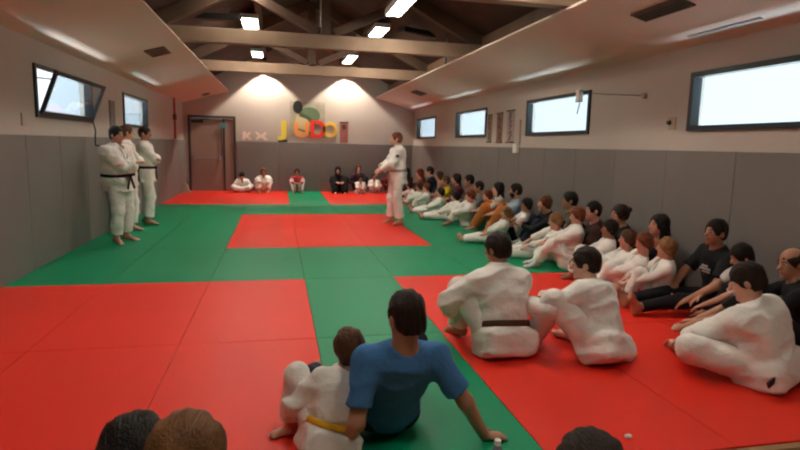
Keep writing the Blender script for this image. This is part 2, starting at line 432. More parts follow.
    if gi:
        sr = (.078, .076, .072); se = .80 if sleeve is None else sleeve
    elif outfit == 'tee': sr = (.070, .068, .068); se = -.25 if sleeve is None else sleeve
    else: sr = (.060, .052, .040); se = .93 if sleeve is None else sleeve
    for i, sg in enumerate((-1, 1)):
        if se > 0:
            J.cone(S[i], E[i], sr[0]*w, sr[1]*w, .03*s)
            e = E[i]+(Wr[i]-E[i])*se; d = nrm(Wr[i]-E[i])
            J.cone(E[i], E[i]+(Wr[i]-E[i])*(se+.1), sr[1]*w, sr[2]*s, .02*s, cut=[(e, d)])
        else:
            e = S[i]+(E[i]-S[i])*(1+se); d = nrm(E[i]-S[i])
            J.cone(S[i], S[i]+(E[i]-S[i])*(1+se+.12), sr[0]*w, sr[1]*w, .03*s, cut=[(e, d)])
    stand = pose == 'stand'
    if gi:
        if stand:
            J.cone(P, P-np.array([0, 0, .24])*s, .150*w, .19*w, .05*s, cut=[(P-np.array([0, 0, .17])*s, (0, 0, -1))])
        else:
            J.rbox(P+np.array([0, -.02, -.025])*s, np.array([.215*w, .150*w, .105*s]), .055*s, fr, .03*s)
            for i in (0, 1): J.cone(H[i], H[i]+(K[i]-H[i])*.45, .10*s, .105*s, .03*s, cut=[(H[i]+(K[i]-H[i])*.38, nrm(K[i]-H[i]))])
        J.ell(Nk+Ff*.075*s-Tn*.03*s, np.array([.042, .06, .10])*s, fr, .01, -1)
        J.ell(Nk+Tn*.06*s, np.array([.07, .07, .07])*hs, fr, .01, -1)
        J.post.append(folds(.0135*s))
        if belt:
            wj = P+T*(.21 if not stand else .16)
            J.post.append(lambda D, X, Y, Z: D + .016*s*np.exp(-(((X-wj[0])*Tn[0]+(Y-wj[1])*Tn[1]+(Z-wj[2])*Tn[2])/(.032*s))**2))
    else:
        if stand: pass
        J.ell(Nk+Tn*.055*hs+Ff*.015*s, np.array([.075, .078, .07])*hs, fr, .008, -1)
        J.post.append(folds(.009*s))
        if outfit == 'dress':
            for i in (0, 1): J.cone(H[i], K[i], .13*s, .11*s, .06*s); J.cone(K[i], A[i], .11*s, .12*s, .06*s)
    J.mesh('jacket' if gi else ('dress' if outfit == 'dress' else ('tee_shirt' if outfit == 'tee' else 'sweater')), vox, tm, root)
    if outfit != 'dress':
        lm = GI() if gi and legs is None else cloth(*legs)
        Tr = Field(); lr = (.108, .092, .088) if gi else (.094*lw, .068*lw*lw, .054*lw*lw)
        Tr.ell(P+T*.02, np.array([.163*w, .122*w, .12*s])+.004*s, fr, .05*s)
        en = .86 if gi else .93
        if bare: en = .55
        for i in (0, 1):
            Tr.cone(H[i], K[i], lr[0]*w, lr[1]*s, .04*s)
            e = K[i]+(A[i]-K[i])*en; d = nrm(A[i]-K[i])
            Tr.cone(K[i], K[i]+(A[i]-K[i])*(en+.1), lr[1]*s, lr[2]*s, .03*s, cut=[(e, d)])
        Tr.post.append(folds(.011*s if gi else .006*s))
        Tr.mesh('trousers', vox, lm, root)
    if belt:
        bc = {'black': (.012, .012, .014), 'brown': (.075, .035, .02), 'yellow': (.75, .42, .03), 'white': (.75, .74, .7), 'orange': (.75, .2, .03), 'green': (.02, .2, .08), 'grey': (.3, .3, .3)}[belt]
        bmn = mat('belt_'+belt, bc, .8, .2, .2, 150)
        Bt = Field(); torso(Bt, g+.008*s); w0 = P+T*(.21 if not stand else .16)
        Bt.post.append(lambda D, X, Y, Z: np.maximum(D, np.abs((X-w0[0])*Tn[0]+(Y-w0[1])*Tn[1]+(Z-w0[2])*Tn[2]) - .023*s))
        bt = Bt.mesh('belt', min(vox, .012), bmn, root)
        fx = w0 + Ff*(.125*w*(1+fat*.6)+g+.01*s)
        bm = BM(); add_tube(bm, [fx-Rr*.03*s, fx+Ff*.012*s, fx+Rr*.03*s], [.018*s, .026*s, .018*s], 8)
        dn = np.array([0, 0, -1.]) if stand else nrm(np.array([0, .8, -.25]))
        for sg in (-1, 1): add_beam(bm, fx+Ff*.008*s, fx+Ff*.02*s+Rr*sg*.07*s+dn*.20*s, .038*s, .008*s, up=Ff)
        obj('belt_knot', bm, bmn, bt if bt else root, False)
    if gi:
        Lp = Field(); torso(Lp, g+.010*s)
        wb = P+T*.22
        def lapel(D, X, Y, Z):
            u = (X-P[0])*Rr[0]+(Y-P[1])*Rr[1]+(Z-P[2])*Rr[2]; f_ = (X-P[0])*Ff[0]+(Y-P[1])*Ff[1]+(Z-P[2])*Ff[2]
            t = ((X-wb[0])*Tn[0]+(Y-wb[1])*Tn[1]+(Z-wb[2])*Tn[2])/(L*.74)
            b1 = np.abs(u - (-.03+.095*t)*s) - .02*s; b2 = np.abs(u + (-.03+.095*t)*s) - .02*s
            return np.maximum(np.maximum(D, np.minimum(b1, b2)), np.maximum(-f_, np.maximum(-t*.3, (t-1.02)*.3)))
        Lp.post.append(lapel)
        nb = Nk - Tn*.012*s
        cpts = [nb+Rr*x*s*1.0+Ff*y*s+Tn*z*s for x, y, z in ((-.075, .045, -.02), (-.072, -.01, .006), (-.045, -.055, .02), (0, -.07, .026), (.045, -.055, .02), (.072, -.01, .006), (.075, .045, -.02))]
        lp = Lp.mesh('lapel', min(vox, .012), mat('gi_collar_cloth', (.78, .76, .72), .9, .2, .2, 150), root)
        Cf = Field()
        for q in range(6): Cf.cone(cpts[q], cpts[q+1], .014*s, None, .006)
        Cf.mesh('collar', min(vox, .010), mat('gi_collar_cloth', (.78, .76, .72)), root)
    if socks:
        sm = mat('sock_'+socks, {'white': (.75, .74, .72), 'black': (.02, .02, .022)}[socks], .9, .1)
        for i, sg in enumerate((-1, 1)):
            F = Field(); td = nrm(toes[i]); an = A[i]; shin = nrm(K[i]-an); fu = nrm(shin - td*(shin@td)); fsd = np.cross(td, fu)
            heel = an - td*.035*s - fu*.035*s; ball = an + td*.125*s - fu*.048*s
            F.cone(an+shin*.10*s, an, .044*s, .044*s, .02*s, cut=[(an+shin*.10*s, shin)])
            F.ell(heel, np.array([.038, .04, .04])*s, np.stack([fsd, td, fu]), .03*s)
            F.cone(an-fu*.01*s, ball, .042*s, .030*s, .03*s); F.cone(heel, ball, .037*s, .03*s, .03*s)
            F.ell(ball+td*.035*s, np.array([.048, .055, .024])*s, np.stack([fsd, td, fu]), .02*s)
            F.mesh('sock', min(vox, .014), sm, root)
    if extra: extra(root, dict(P=P, T=T, L=L, Tn=Tn, Ff=Ff, Rr=Rr, W=Wr, E=E, S=S, Hd=Hd, s=s))
    return root

# ------------------------------------------------------------------ the hall
XL, XR, YB, YF, ZP = -2.75, 4.34, 18.1, -3.0, 1.52
SX0, SX1, SZ0, SZ1 = -1.42, 3.05, 2.99, 2.62
RX, RZ, RS = .8, 4.75, .50
def roofz(x): return RZ - RS*abs(x-RX)
m_wall = mat('painted_wall', (.46, .41, .365), .8, .3, .08, 40, .03, 1.2)
m_pad = mat('grey_wall_padding', (.175, .160, .150), .55, .35, .10, 220, .04, 2)
m_soffit = mat('painted_plasterboard', (.64, .52, .43), .75, .3, .05, 40, .02, 1)
m_roof = mat('stained_roof_boards', (.065, .036, .026), .8, .3, .6, 18, .25, 2.5, kind='wood')
m_brace = mat('dark_braces', (.095, .056, .036), .65, .35, .3, 14, .12, 3, kind='wood')
m_timber = mat('glued_timber', (.26, .175, .115), .6, .35, .3, 14, .12, 3, kind='wood')
m_oak = mat('wooden_floor_boards', (.42, .25, .12), .5, .4, .3, 20, .15, 3, kind='wood')
m_red = mat('red_mat_vinyl', (.76, .032, .017), .42, .22, .12, 500, .03, 1)
m_green = mat('green_mat_vinyl', (.0, .25, .11), .42, .20, .12, 500, .03, 1)
m_foam = mat('dark_mat_edge', (.03, .025, .025), .8)
m_frame = mat('dark_window_frame', (.018, .024, .028), .45, .4)
m_dark = mat('black_metal', (.015, .015, .015), .5, .4)
m_bronze = mat('brown_door_frame', (.055, .035, .028), .5, .4)
m_leaf = mat('taupe_door_leaf', (.27, .20, .165), .5, .4, .03, 30, .03, 2)
m_steel = mat('brushed_grey_metal', (.35, .36, .36), .4, .5, metal=.8)
m_white = mat('white_plastic', (.72, .72, .70), .5)

bm = BM(); add_box(bm, XL-.3, XR+.3, YF, YB+.3, -.20, -.045)
struct(obj('floor', bm, m_oak))

# tatami: seven columns by eight rows
row_words = ['row nearest the camera', 'second row from the camera', 'third row from the camera', 'fourth row from the camera',
             'fourth row from the back wall', 'third row from the back wall', 'second row from the back wall', 'row along the back wall']
col_words = ['touching the left wall', 'second mat from the left wall', 'third mat from the left wall', 'in the middle column',
             'third mat from the right wall', 'second mat from the right wall', 'touching the right wall']
MW = (XR-XL)/7; ML = 1.9755; Y0 = YB - 8*ML
mesh_cache = {}
for j in range(8):
    for i in range(7):
        red = (j in (0, 1, 6, 7) and i != 3) or (j in (3, 4) and i in (2, 3, 4))
        if red not in mesh_cache:
            bm = BM(); add_box(bm, -MW/2+.002, MW/2-.002, -ML/2+.002, ML/2-.002, -.042, 0)
            o = obj('judo_mat', bm, [m_red if red else m_green], bevel=.003); mesh_cache[red] = o
        else:
            o = mesh_cache[red].copy(); link(o)
        o.location = (XL+MW*(i+.5), Y0+ML*(j+.5), 0)
        c = 'red' if red else 'green'
        tag(o, f'{c} judo mat, {col_words[i]}, {row_words[j]}', 'judo mat', f'{c} judo mats')
bm = BM(); add_box(bm, XL, XR, Y0-.05, Y0-.004, -.045, -.006)
tag(obj('mat_border_strip', bm, mat('border_wood', (.30, .17, .08), .5, .4, .3, 20, .1, 3, kind='wood'), bevel=.003), 'narrow wooden strip along the near edge of the red mats', 'border strip')

# walls with window openings
def side_wall(name, x0, x1, wins, ztop):
    bm = BM(); z0, z1 = 1.73, 2.345
    add_box(bm, x0, x1, YF, YB+.3, -.2, z0); add_box(bm, x0, x1, YF, YB+.3, z1, ztop)
    y = YF
    for a, b in sorted(wins): add_box(bm, x0, x1, y, a, z0, z1); y = b
    add_box(bm, x0, x1, y, YB+.3, z0, z1)
    return struct(obj(name, bm, m_wall))
WL = [(7.42, 9.50), (11.30, 13.28)]
WR = [(3.32, 5.40), (7.40, 9.50), (11.50, 13.60), (15.45, 17.60)]
side_wall('wall_left', XL-.16, XL, WL, roofz(XL))
side_wall('wall_right', XR, XR+.16, WR, roofz(XR))
def gable(name, y0, y1, door=None):
    bm = BM(); pr = []
    def prism(pts):
        a = [bm.verts.new((x, y0, z)) for x, z in pts]; b = [bm.verts.new((x, y1, z)) for x, z in pts]; n = len(pts)
        bm.faces.new(a); bm.faces.new(b[::-1])
        for k in range(n): bm.faces.new((a[k], b[k], b[(k+1)%n], a[(k+1)%n]))
    if door:
        d0, d1, dz = door
        prism([(XL-.28, -.2), (d0, -.2), (d0, dz), (XL-.28, dz)]); prism([(d1, -.2), (XR+.28, -.2), (XR+.28, dz), (d1, dz)])
        prism([(d0, -.2), (d1, -.2), (d1, -.05), (d0, -.05)])
        prism([(XL-.28, dz), (XR+.28, dz), (XR+.28, roofz(XR+.28)), (RX, RZ), (XL-.28, roofz(XL-.28))])
    else: prism([(XL-.28, -.2), (XR+.28, -.2), (XR+.28, roofz(XR+.28)), (RX, RZ), (XL-.28, roofz(XL-.28))])
    bmesh.ops.recalc_face_normals(bm, faces=bm.faces)
    return struct(obj(name, bm, m_wall))
gable('wall_back', YB, YB+.3, (-2.62, -1.24, 2.26))
gable('wall_front', YF-.3, YF)
# roof: two slopes of boards
bm = BM()
for sg in (-1, 1):
    xe = RX+sg*4.1
    add_box(bm, 0, 1, YF-.3, YB+.3, 0, .12)
    vs = bm.verts[-8:] if False else list(bm.verts)[-8:]
    for v in vs:
        t = v.co.x; top = v.co.z; x = RX + (xe-RX)*t; v.co.x = x; v.co.z = roofz(x) + top
bmesh.ops.recalc_face_normals(bm, faces=bm.faces)
struct(obj('ceiling', bm, m_roof))
# purlins running the length of the hall
for k, x in enumerate((-1.9, -.35, 1.95, 3.5)):
    bm = BM(); add_box(bm, x-.05, x+.05, YF, YB, roofz(x)-.20, roofz(x)-.02)
    tag(obj('roof_purlin', bm, mat('dark_timber', (.15, .085, .05), .65, .3, .3, 14, .12, 3, kind='wood')),
        ['long roof purlin nearest the left wall', 'long roof purlin left of the ridge', 'long roof purlin right of the ridge', 'long roof purlin nearest the right wall'][k], 'roof beam', 'roof purlins')
# sloped soffits along both side walls
def soffit(name, xi, xw):
    bm = BM(); s = 1 if xw > xi else -1
    pts = [(xi, SZ0), (xw, SZ1), (xw, SZ1+.06), (xi+.05*s, SZ0+.05), (xi, SZ0+.012)]
    a = [bm.verts.new((x, YF, z)) for x, z in pts]; b = [bm.verts.new((x, YB, z)) for x, z in pts]; n = len(pts)
    bm.faces.new(a); bm.faces.new(b[::-1])
    for k in range(n): bm.faces.new((a[k], b[k], b[(k+1)%n], a[(k+1)%n]))
    bmesh.ops.recalc_face_normals(bm, faces=bm.faces)
    return struct(obj(name, bm, m_soffit))
soffit('trim_1', SX0, XL); soffit('trim_2', SX1, XR)
# grey padding on the lower walls, panels a metre and a bit wide
def padding(name, ax, c0, c1, step, pos, dirn, off=0):
    bm = BM(); y = c0
    while y < c1-.05:
        e = min(y+step-(off if y == c0 else 0), c1)
        if ax == 'y': add_box(bm, min(pos, pos+dirn*.045), max(pos, pos+dirn*.045), y+.003, e-.003, 0, ZP)
        else: add_box(bm, y+.003, e-.003, min(pos, pos+dirn*.045), max(pos, pos+dirn*.045), 0, ZP)
        y = e
    return struct(obj(name, bm, m_pad, bevel=.006))
padding('trim_3', 'y', YF, YB-.05, 1.0, XL, 1)
padding('trim_4', 'y', YF, YB-.05, 1.0, XR, -1, .35)
padding('trim_5', 'x', -1.22, XR-.05, 1.25, YB, -1)

# windows
def window(n, xw, s, y0, y1, tilt=False, rod=False):
    """xw = wall face, s = inward direction"""
    z0, z1 = 1.73, 2.345
    bm = BM(); f = .055; xa, xb = sorted((xw-s*.08, xw+s*.025))
    add_box(bm, xa, xb, y0, y1, z0, z0+f); add_box(bm, xa, xb, y0, y1, z1-f, z1)
    add_box(bm, xa, xb, y0, y0+f, z0+f, z1-f); add_box(bm, xa, xb, y1-f, y1, z0+f, z1-f)
    fr_ = struct(obj(f'window_{n}', bm, m_frame))
    if not tilt:
        bm = BM(); add_box(bm, xw-s*.045-.004, xw-s*.045+.004, y0+f*.8, y1-f*.8, z0+f*.8, z1-f*.8)
        obj('pane', bm, glass(), fr_)
    else:
        th = math.radians(21)
        M = Matrix.Translation((xw+s*.015, 0, z0+f*.6)) @ Matrix.Rotation(s*th, 4, 'Y')
        H_ = z1-z0-f*1.1; g = .05; w0, w1 = y0+.10, y1-.04
        bm = BM()
        for b in ((w0, w1, 0, g), (w0, w1, H_-g, H_), (w0, w0+g, g, H_-g), (w1-g, w1, g, H_-g)): add_box(bm, -.02, .02, *b, M=M)
        sash = obj('sash', bm, m_frame, fr_)
        bm = BM(); add_box(bm, -.004, .004, w0+g*.8, w1-g*.8, g*.8, H_-g*.8, M=M); obj('pane', bm, glass(), sash)
        bm = BM(); tp = M @ Vector((0, w0+.02, H_*.8)); add_beam(bm, (xw-s*.02, y0+.04, z1-.16), tp, .014, .014, (0, 1, 0)); obj('stay_arm', bm, m_steel, fr_)
    return fr_
window(1, XL, 1, *WL[0], tilt=True)
window(2, XL, 1, *WL[1])
for k, w in enumerate(WR): window(3+k, XR, -1, *w)
# winding handle hanging under the open window
t = thing('window_winder', 'black winding rod hanging below the open tilted window', 'window opener', (XL, 9.42, 0))
bm = BM(); add_tube(bm, [(.03, 0, 1.78), (.06, .01, 1.62), (.05, 0, 1.40)], .010); obj('rod', bm, m_dark, t, True)
bm = BM(); add_tube(bm, [(.05, 0, 1.40), (.12, 0, 1.39), (.12, 0, 1.33)], .012); obj('crank', bm, m_dark, t, True)
# small opener box with a cord over the second window on the right
t = thing('window_opener', 'white scissor opener fixed above the window left of the long bare wall', 'window opener', (XR, 7.62, 0))
bm = BM(); add_box(bm, -.10, -.03, -.05, .05, 2.18, 2.36); obj('body', bm, m_white, t, bevel=.008)
bm = BM(); add_beam(bm, (-.06, -.02, 2.20), (-.05, .06, 2.02), .02, .012, (1, 0, 0)); obj('stay_arm', bm, m_steel, t)
bm = BM(); add_tube(bm, [(XR-.02, 7.40, 2.30), (XR-.015, 7.0, 2.25), (XR-.012, 6.5, 2.20), (XR-.015, 6.22, 2.17)], .004, 6)
tag(obj('cable', bm, m_dark, None, True), 'thin dark cable drooping across the right wall from a window corner', 'cable')
bm = BM(); bmesh.ops.create_cone(bm, cap_ends=True, segments=20, radius1=.035, radius2=.028, depth=.04, matrix=Matrix.Translation((XR-.02, 6.18, 2.165)) @ Matrix.Rotation(-PI/2, 4, 'Y'))
tag(obj('wall_sensor', bm, mat('beige_plastic', (.35, .27, .2), .5), None, False), 'small round sensor at the end of the thin cable', 'sensor')
t = thing('wall_switch', 'small pale wall plate with a dark knob left of the nearest right window', 'switch', (XR, 5.66, 1.83))
bm = BM(); add_box(bm, -.015, 0, -.07, .05, -.08, .06); obj('plate', bm, mat('beige_plastic', (.35, .27, .2)), t, bevel=.004)
bm = BM(); bmesh.ops.create_cone(bm, cap_ends=True, segments=16, radius1=.026, radius2=.020, depth=.03, matrix=Matrix.Translation((-.03, .02, .0)) @ Matrix.Rotation(-PI/2, 4, 'Y')); obj('knob', bm, m_dark, t)

# paper scrolls, conduit and socket on the right wall
ink = mat('faded_ink', (.12, .07, .06), .8)
def scroll(y, w, h, z, label, col):
    t = thing('wall_scroll', label, 'scroll', (XR-.006, y, z), 0, 'hanging scrolls on the right wall')
    bm = BM(); add_box(bm, -.006, .0, -w/2, w/2, -h, 0); obj('paper', bm, mat('scroll_paper_'+label[:5], col, .85), t)
    bm = BM()
    for z_ in (0, -h): add_tube(bm, [(-.012, -w/2-.02, z_), (-.012, w/2+.02, z_)], .010, 8)
    obj('rod', bm, mat('dark_timber', (.15, .085, .05)), t, True)
    bm = BM(); rnd = random.Random(int(y*100))
    for k in range(5):
        zc = -h*(.14+.18*k)
        for q in range(3):
            a = rnd.uniform(-.8, .8); M = Matrix.Translation((-.009, rnd.uniform(-.3, .3)*w*.5, zc+rnd.uniform(-.02, .02))) @ Matrix.Rotation(a+q*1.3, 4, 'X')
            add_box(bm, -.002, .002, -w*.24, w*.24, -.006, .006, M=M)
    obj('brush_marks', bm, ink, t)
scroll(11.30, .24, .56, 2.18, 'brown paper scroll nearest the far windows', (.30, .22, .18))
scroll(10.75, .30, .58, 2.19, 'narrow dark scroll in the middle of the three', (.24, .15, .11))
scroll(10.20, .34, .60, 2.21, 'mottled pinkish scroll nearest the big window', (.36, .29, .28))
t = thing('socket_conduit', 'pale cable conduit with a white socket box over the grey padding', 'socket', (XR, 9.78, 0))
bm = BM(); add_box(bm, -.03, 0, -.05, .05, 1.58, 2.02); obj('conduit', bm, mat('beige_conduit', (.42, .36, .31), .6), t, bevel=.004)
bm = BM(); add_box(bm, -.09, -.03, -.09, .09, 1.42, 1.58); obj('socket_box', bm, m_white, t, bevel=.008)
# notice on the left wall between the windows
bm = BM(); add_box(bm, XL-.003, XL+.02, 10.42, 10.72, 1.68, 2.14)
tag(obj('notice_board', bm, mat('dark_notice', (.16, .14, .13), .6), bevel=.004), 'narrow dark notice board between the two left windows', 'notice board')
bm = BM(); add_box(bm, XL, XL+.02, 7.02, 7.14, 1.62, 1.76)
tag(obj('light_switch', bm, mat('beige_conduit', (.42, .36, .31)), bevel=.004), 'pale switch plate left of the open window', 'switch')
# red pipe in the far left corner
t = thing('red_pipe', 'thin red pipe running up the left wall near the door', 'pipe', (XL+.05, 16.4, 0))
bm = BM(); add_tube(bm, [(0, 0, 1.54), (0, 0, 2.70)], .03); pr_ = obj('pipe', bm, mat('red_paint', (.42, .07, .05), .5), t, True)
bm = BM(); add_tube(bm, [(.0, 0, 2.05), (.0, 0, 2.20)], .05); obj('valve', bm, mat('dark_red_paint', (.15, .04, .04), .5), t, True)

# door in the back left corner
d0, d1, dz = -2.62, -1.24, 2.26
bm = BM(); f = .07; ya, yb = YB-.03, YB+.10
add_box(bm, d0, d0+f, ya, yb, 0, dz); add_box(bm, d1-f, d1, ya, yb, 0, dz); add_box(bm, d0+f, d1-f, ya, yb, dz-f, dz)
door = struct(obj('door_1', bm, m_bronze))
bm = BM(); add_box(bm, d0+f+.004, -1.62, YB+.02, YB+.06, -.045, dz-f-.004); lf = obj('door_leaf', bm, m_leaf, door)
bm = BM(); add_box(bm, -1.56, d1-f-.004, YB+.02, YB+.06, -.045, dz-f-.004); obj('side_leaf', bm, m_leaf, door)
bm = BM(); add_box(bm, -1.62, -1.56, YB+.002, YB+.07, -.045, dz-f-.004); obj('mullion', bm, m_bronze, door)
bm = BM(); add_tube(bm, [(d0+.14, YB-.03, 1.0), (-1.70, YB-.03, 1.0)], .016)
for x in (d0+.16, -1.72): add_box(bm, x-.03, x+.03, YB-.05, YB+.02, .93, 1.08)
obj('panic_bar', bm, m_steel, lf, False)
bm = BM(); add_box(bm, d0+.10, d0+.45, YB-.03, YB+.02, 2.04, 2.12); add_beam(bm, (d0+.3, YB-.02, 2.12), (d0+.6, YB-.01, 2.17), .02, .02); obj('door_closer', bm, m_dark, lf)
bm = BM(); add_tube(bm, [(-1.66, YB-.01, 1.05), (-1.66, YB-.01, 2.0)], .012); obj('vertical_latch_rod', bm, m_bronze, lf, True)
# emergency exit plate
t = thing('exit_sign', 'small blue green exit plate hanging at the top of the door', 'sign', (-1.60, YB-.03, 1.98))
bm = BM(); add_box(bm, -.10, .10, -.012, .0, -.07, .07); obj('plate', bm, mat('exit_teal', (.08, .22, .22), .5), t, bevel=.004)
bm = BM(); add_box(bm, -.005, .005, -.01, 0, .07, .14); obj('hanger', bm, m_dark, t)
# pale block on the mat by the door
bm = BM(); add_box(bm, -.10, .10, -.09, .09, 0, .26)
for v in bm.verts:
    if v.co.z > .1: v.co.x *= .45; v.co.y *= .5; v.co.x -= .05
o = tag(obj('door_stop', bm, mat('beige_foam', (.45, .38, .30), .8), bevel=.012), 'small beige wedge leaning in the corner left of the door', 'door stop'); o.location = (-2.58, 17.35, 0)

# mural with the yellow letters on the back wall
yw = YB-.010
t = thing('judo_poster', 'poster of a judo fighter on green behind coloured letters', 'poster', (.92, yw, 2.23))
bm = BM(); add_box(bm, -.54, .54, 0, .014, -.55, .55); obj('sheet', bm, mat('poster_paper', (.36, .33, .25), .8, .3, 0, 1, .15, 5), t)
def blob(parent, name, pts, m, y, th=.006):
    bm = BM(); a = [bm.verts.new((x, y, z)) for x, z in pts]; b = [bm.verts.new((x, y-th, z)) for x, z in pts]; n = len(pts)
    bm.faces.new(a); bm.faces.new(b[::-1])
    for k in range(n): bm.faces.new((a[k], b[k], b[(k+1)%n], a[(k+1)%n]))
    bmesh.ops.recalc_face_normals(bm, faces=bm.faces)
    return obj(name, bm, m, parent)
def oval(cx, cz, rx, rz, n=20, a=0): return [(cx+rx*math.cos(2*PI*k/n)*math.cos(a)-rz*math.sin(2*PI*k/n)*math.sin(a), cz+rx*math.cos(2*PI*k/n)*math.sin(a)+rz*math.sin(2*PI*k/n)*math.cos(a)) for k in range(n)]
blob(t, 'green_field', oval(.05, .13, .34, .26), mat('poster_green', (.10, .16, .08), .8), -.001)
blob(t, 'painted_hair', oval(-.30, .38, .15, .20), mat('poster_black', (.012, .012, .012), .8), -.004)
blob(t, 'painted_arm', [(-.22, .22), (.02, .12), (.25, -.08), (.20, -.16), (-.02, .02), (-.26, .10)], mat('poster_dark_green', (.05, .08, .04), .8), -.007)
blob(t, 'painted_jacket', [(-.34, .16), (-.12, .10), (.10, -.10), (.16, -.42), (-.30, -.44), (-.40, -.20)], mat('poster_cream', (.52, .42, .24), .8), -.004)
blob(t, 'painted_belt', [(-.36, -.30), (-.30, -.26), (.30, -.44), (.28, -.50)], mat('poster_brown', (.20, .12, .04), .8), -.012)
def letter(ch, x, z, size, col, label, sx=1.):
    cu = bpy.data.curves.new('letter', 'FONT'); cu.body = ch; cu.size = size; cu.extrude = .022; cu.align_x = 'CENTER'; cu.align_y = 'CENTER'
    cu.offset = .020
    tmp = bpy.data.objects.new('tmp', cu); COL.objects.link(tmp)
    dg = bpy.context.evaluated_depsgraph_get(); me = bpy.data.meshes.new_from_object(tmp.evaluated_get(dg)); bpy.data.objects.remove(tmp)
    me.materials.clear(); me.materials.append(mat('letter_'+label.split()[0], col, .7))
    o = link(bpy.data.objects.new('wall_letter', me)); o.rotation_euler = (PI/2, 0, 0); o.scale = (sx, 1, 1); o.location = (x, YB-.024, z)
    return tag(o, label, 'letter', 'letters of the word on the back wall')
letter('J', .20, 1.93, .62, (.72, .60, .05), 'yellow wall letter J left of the poster', 1.5)
letter('U', .74, 1.90, .62, (.75, .28, .06), 'orange wall letter U on the poster', 1.1)
letter('D', 1.24, 1.92, .72, (.75, .02, .01), 'red wall letter D on the poster edge', .95)
letter('O', 1.62, 1.92, .62, (.80, .52, .08), 'amber wall letter O right of the poster', .95)
# two small pale pictograms and the hanging pennant
for k, (x, l) in enumerate(((-.93, 'left one of two small pale cut-out figures beside the door'), (-.50, 'right one of two small pale cut-out figures beside the door'))):
    t = thing('wall_cutout', l, 'wall decoration', (x, YB-.012, 1.69), 0, 'pale cut-outs beside the door')
    m = mat('cutout_paper', (.80, .66, .58), .8)
    blob(t, 'figure', [(-.13, -.12), (-.10, .12), (-.03, .14), (.0, .05), (.08, .12), (.14, .10), (.06, -.01), (.17, -.12), (.08, -.13), (0, -.04), (-.04, -.13)] if k == 0 else
         [(-.18, .12), (-.12, .14), (0, .04), (.12, .13), (.18, .10), (.12, 0), (.22, -.11), (.12, -.13), (0, -.04), (-.10, -.12), (-.17, -.10), (-.09, .0)], m, 0)
t = thing('hanging_pennant', 'narrow dusty red pennant hanging right of the coloured letters', 'pennant', (2.06, YB-.012, 1.88))
bm = BM(); add_box(bm, -.13, .13, -.006, 0, -.33, .30); obj('cloth', bm, mat('pennant_red', (.36, .13, .11), .85, .2, .3, 60, .2, 12), t)
bm = BM(); add_tube(bm, [(-.15, -.01, .31), (.15, -.01, .31)], .012, 8); obj('rod', bm, m_dark, t, True)
blob(t, 'emblem', oval(0, .16, .07, .08), mat('pennant_dark', (.08, .04, .04), .8), -.008)
bm = BM(); add_box(bm, .02, .30, YB-.012, YB+.002, 1.522, 1.60)
tag(obj('name_plate', bm, m_dark), 'small black plate under the yellow letter', 'plate')

# vents in the soffits
def vent(x, y, w, l, label, right):
    xi, xw = (SX1, XR) if right else (SX0, XL)
    sl = (SZ1-SZ0)/(xw-xi); z = SZ0+(x-xi)*sl
    t = thing('air_vent', label, 'vent', (x, y, z), 0, 'ceiling vents'); t.rotation_euler = (0, -math.atan(sl), 0)
    bm = BM()
    for b in ((-w/2, w/2, -l/2, -l/2+.025), (-w/2, w/2, l/2-.025, l/2), (-w/2, -w/2+.025, -l/2+.025, l/2-.025), (w/2-.025, w/2, -l/2+.025, l/2-.025)): add_box(bm, *b, -.018, .0)
    obj('frame', bm, mat('vent_brown', (.10, .07, .05), .5), t)
    bm = BM(); add_box(bm, -w/2+.025, w/2-.025, -l/2+.025, l/2-.025, -.006, -.002); obj('backing', bm, m_dark, t)
    bm = BM()
    n = max(3, int(w/.05))
    for k in range(n):
        xx = -w/2+.03+(w-.06)*(k+.5)/n; add_box(bm, xx-.008, xx+.008, -l/2+.025, l/2-.025, -.014, -.008)
    obj('louvres', bm, mat('vent_brown', (.10, .07, .05)), t)
vent(-1.83, 9.77, .30, .62, 'square dark vent in the left soffit', False)
vent(-1.99, 17.3, .20, .40, 'small dark vent at the far end of the left soffit', False)
vent(3.57, 4.95, .19, .70, 'long dark vent in the right soffit nearest the camera', True)
vent(3.53, 14.3, .30, .60, 'small dark vent far down the right soffit', True)
for x, y, l, lab in ((4.13, 4.8, .9, 'long narrow slot in the soffit above the nearest right window'),):
    sl = (SZ1-SZ0)/(XR-SX1); z = SZ0+(x-SX1)*sl
    bm = BM(); add_box(bm, -.018, .018, -l/2, l/2, -.012, 0)
    o = tag(obj('slot_diffuser', bm, mat('slot_grey', (.30, .28, .26), .5)), lab, 'vent'); o.location = (x, y, z); o.rotation_euler = (0, -math.atan(sl), 0)

# roof trusses
def truss(y, label):
    t = thing('roof_truss', label, 'roof truss', (RX, y, 3.03), 0, 'timber roof trusses')
    def part(n, *beams):
        bm = BM()
        for a, b, w, h in beams: add_beam(bm, a, b, w, h, (0, -1, 0) if abs(a[0]-b[0]) < .01 else (0, 0, 1))
        return obj(n, bm, m_timber if n == 'bottom_chord' else m_brace, t, bevel=.008)
    part('bottom_chord', ((-3.52, 0, .11), (3.50, 0, .11), .16, .22))
    zt = RZ-3.03
    part('king_post', ((-.03, 0, .22), (-.03, 0, zt-.14), .15, .24))
    for sg in (-1, 1):
        part('rafter', ((sg*.05, 0, zt-.16), (sg*3.45, 0, zt-.16-3.40*RS), .14, .22))
        part('brace', ((sg*.12, 0, .26), (sg*1.25, 0, zt-.30-1.25*RS), .12, .14))
truss(13.3, 'timber roof truss farthest from the camera'); truss(9.6, 'pale timber roof truss crossing above the standing teacher')
truss(5.9, 'timber roof truss above the seated men'); truss(2.2, 'timber roof truss over the blue shirt, above the frame'); truss(-1.5, 'timber roof truss behind the camera')
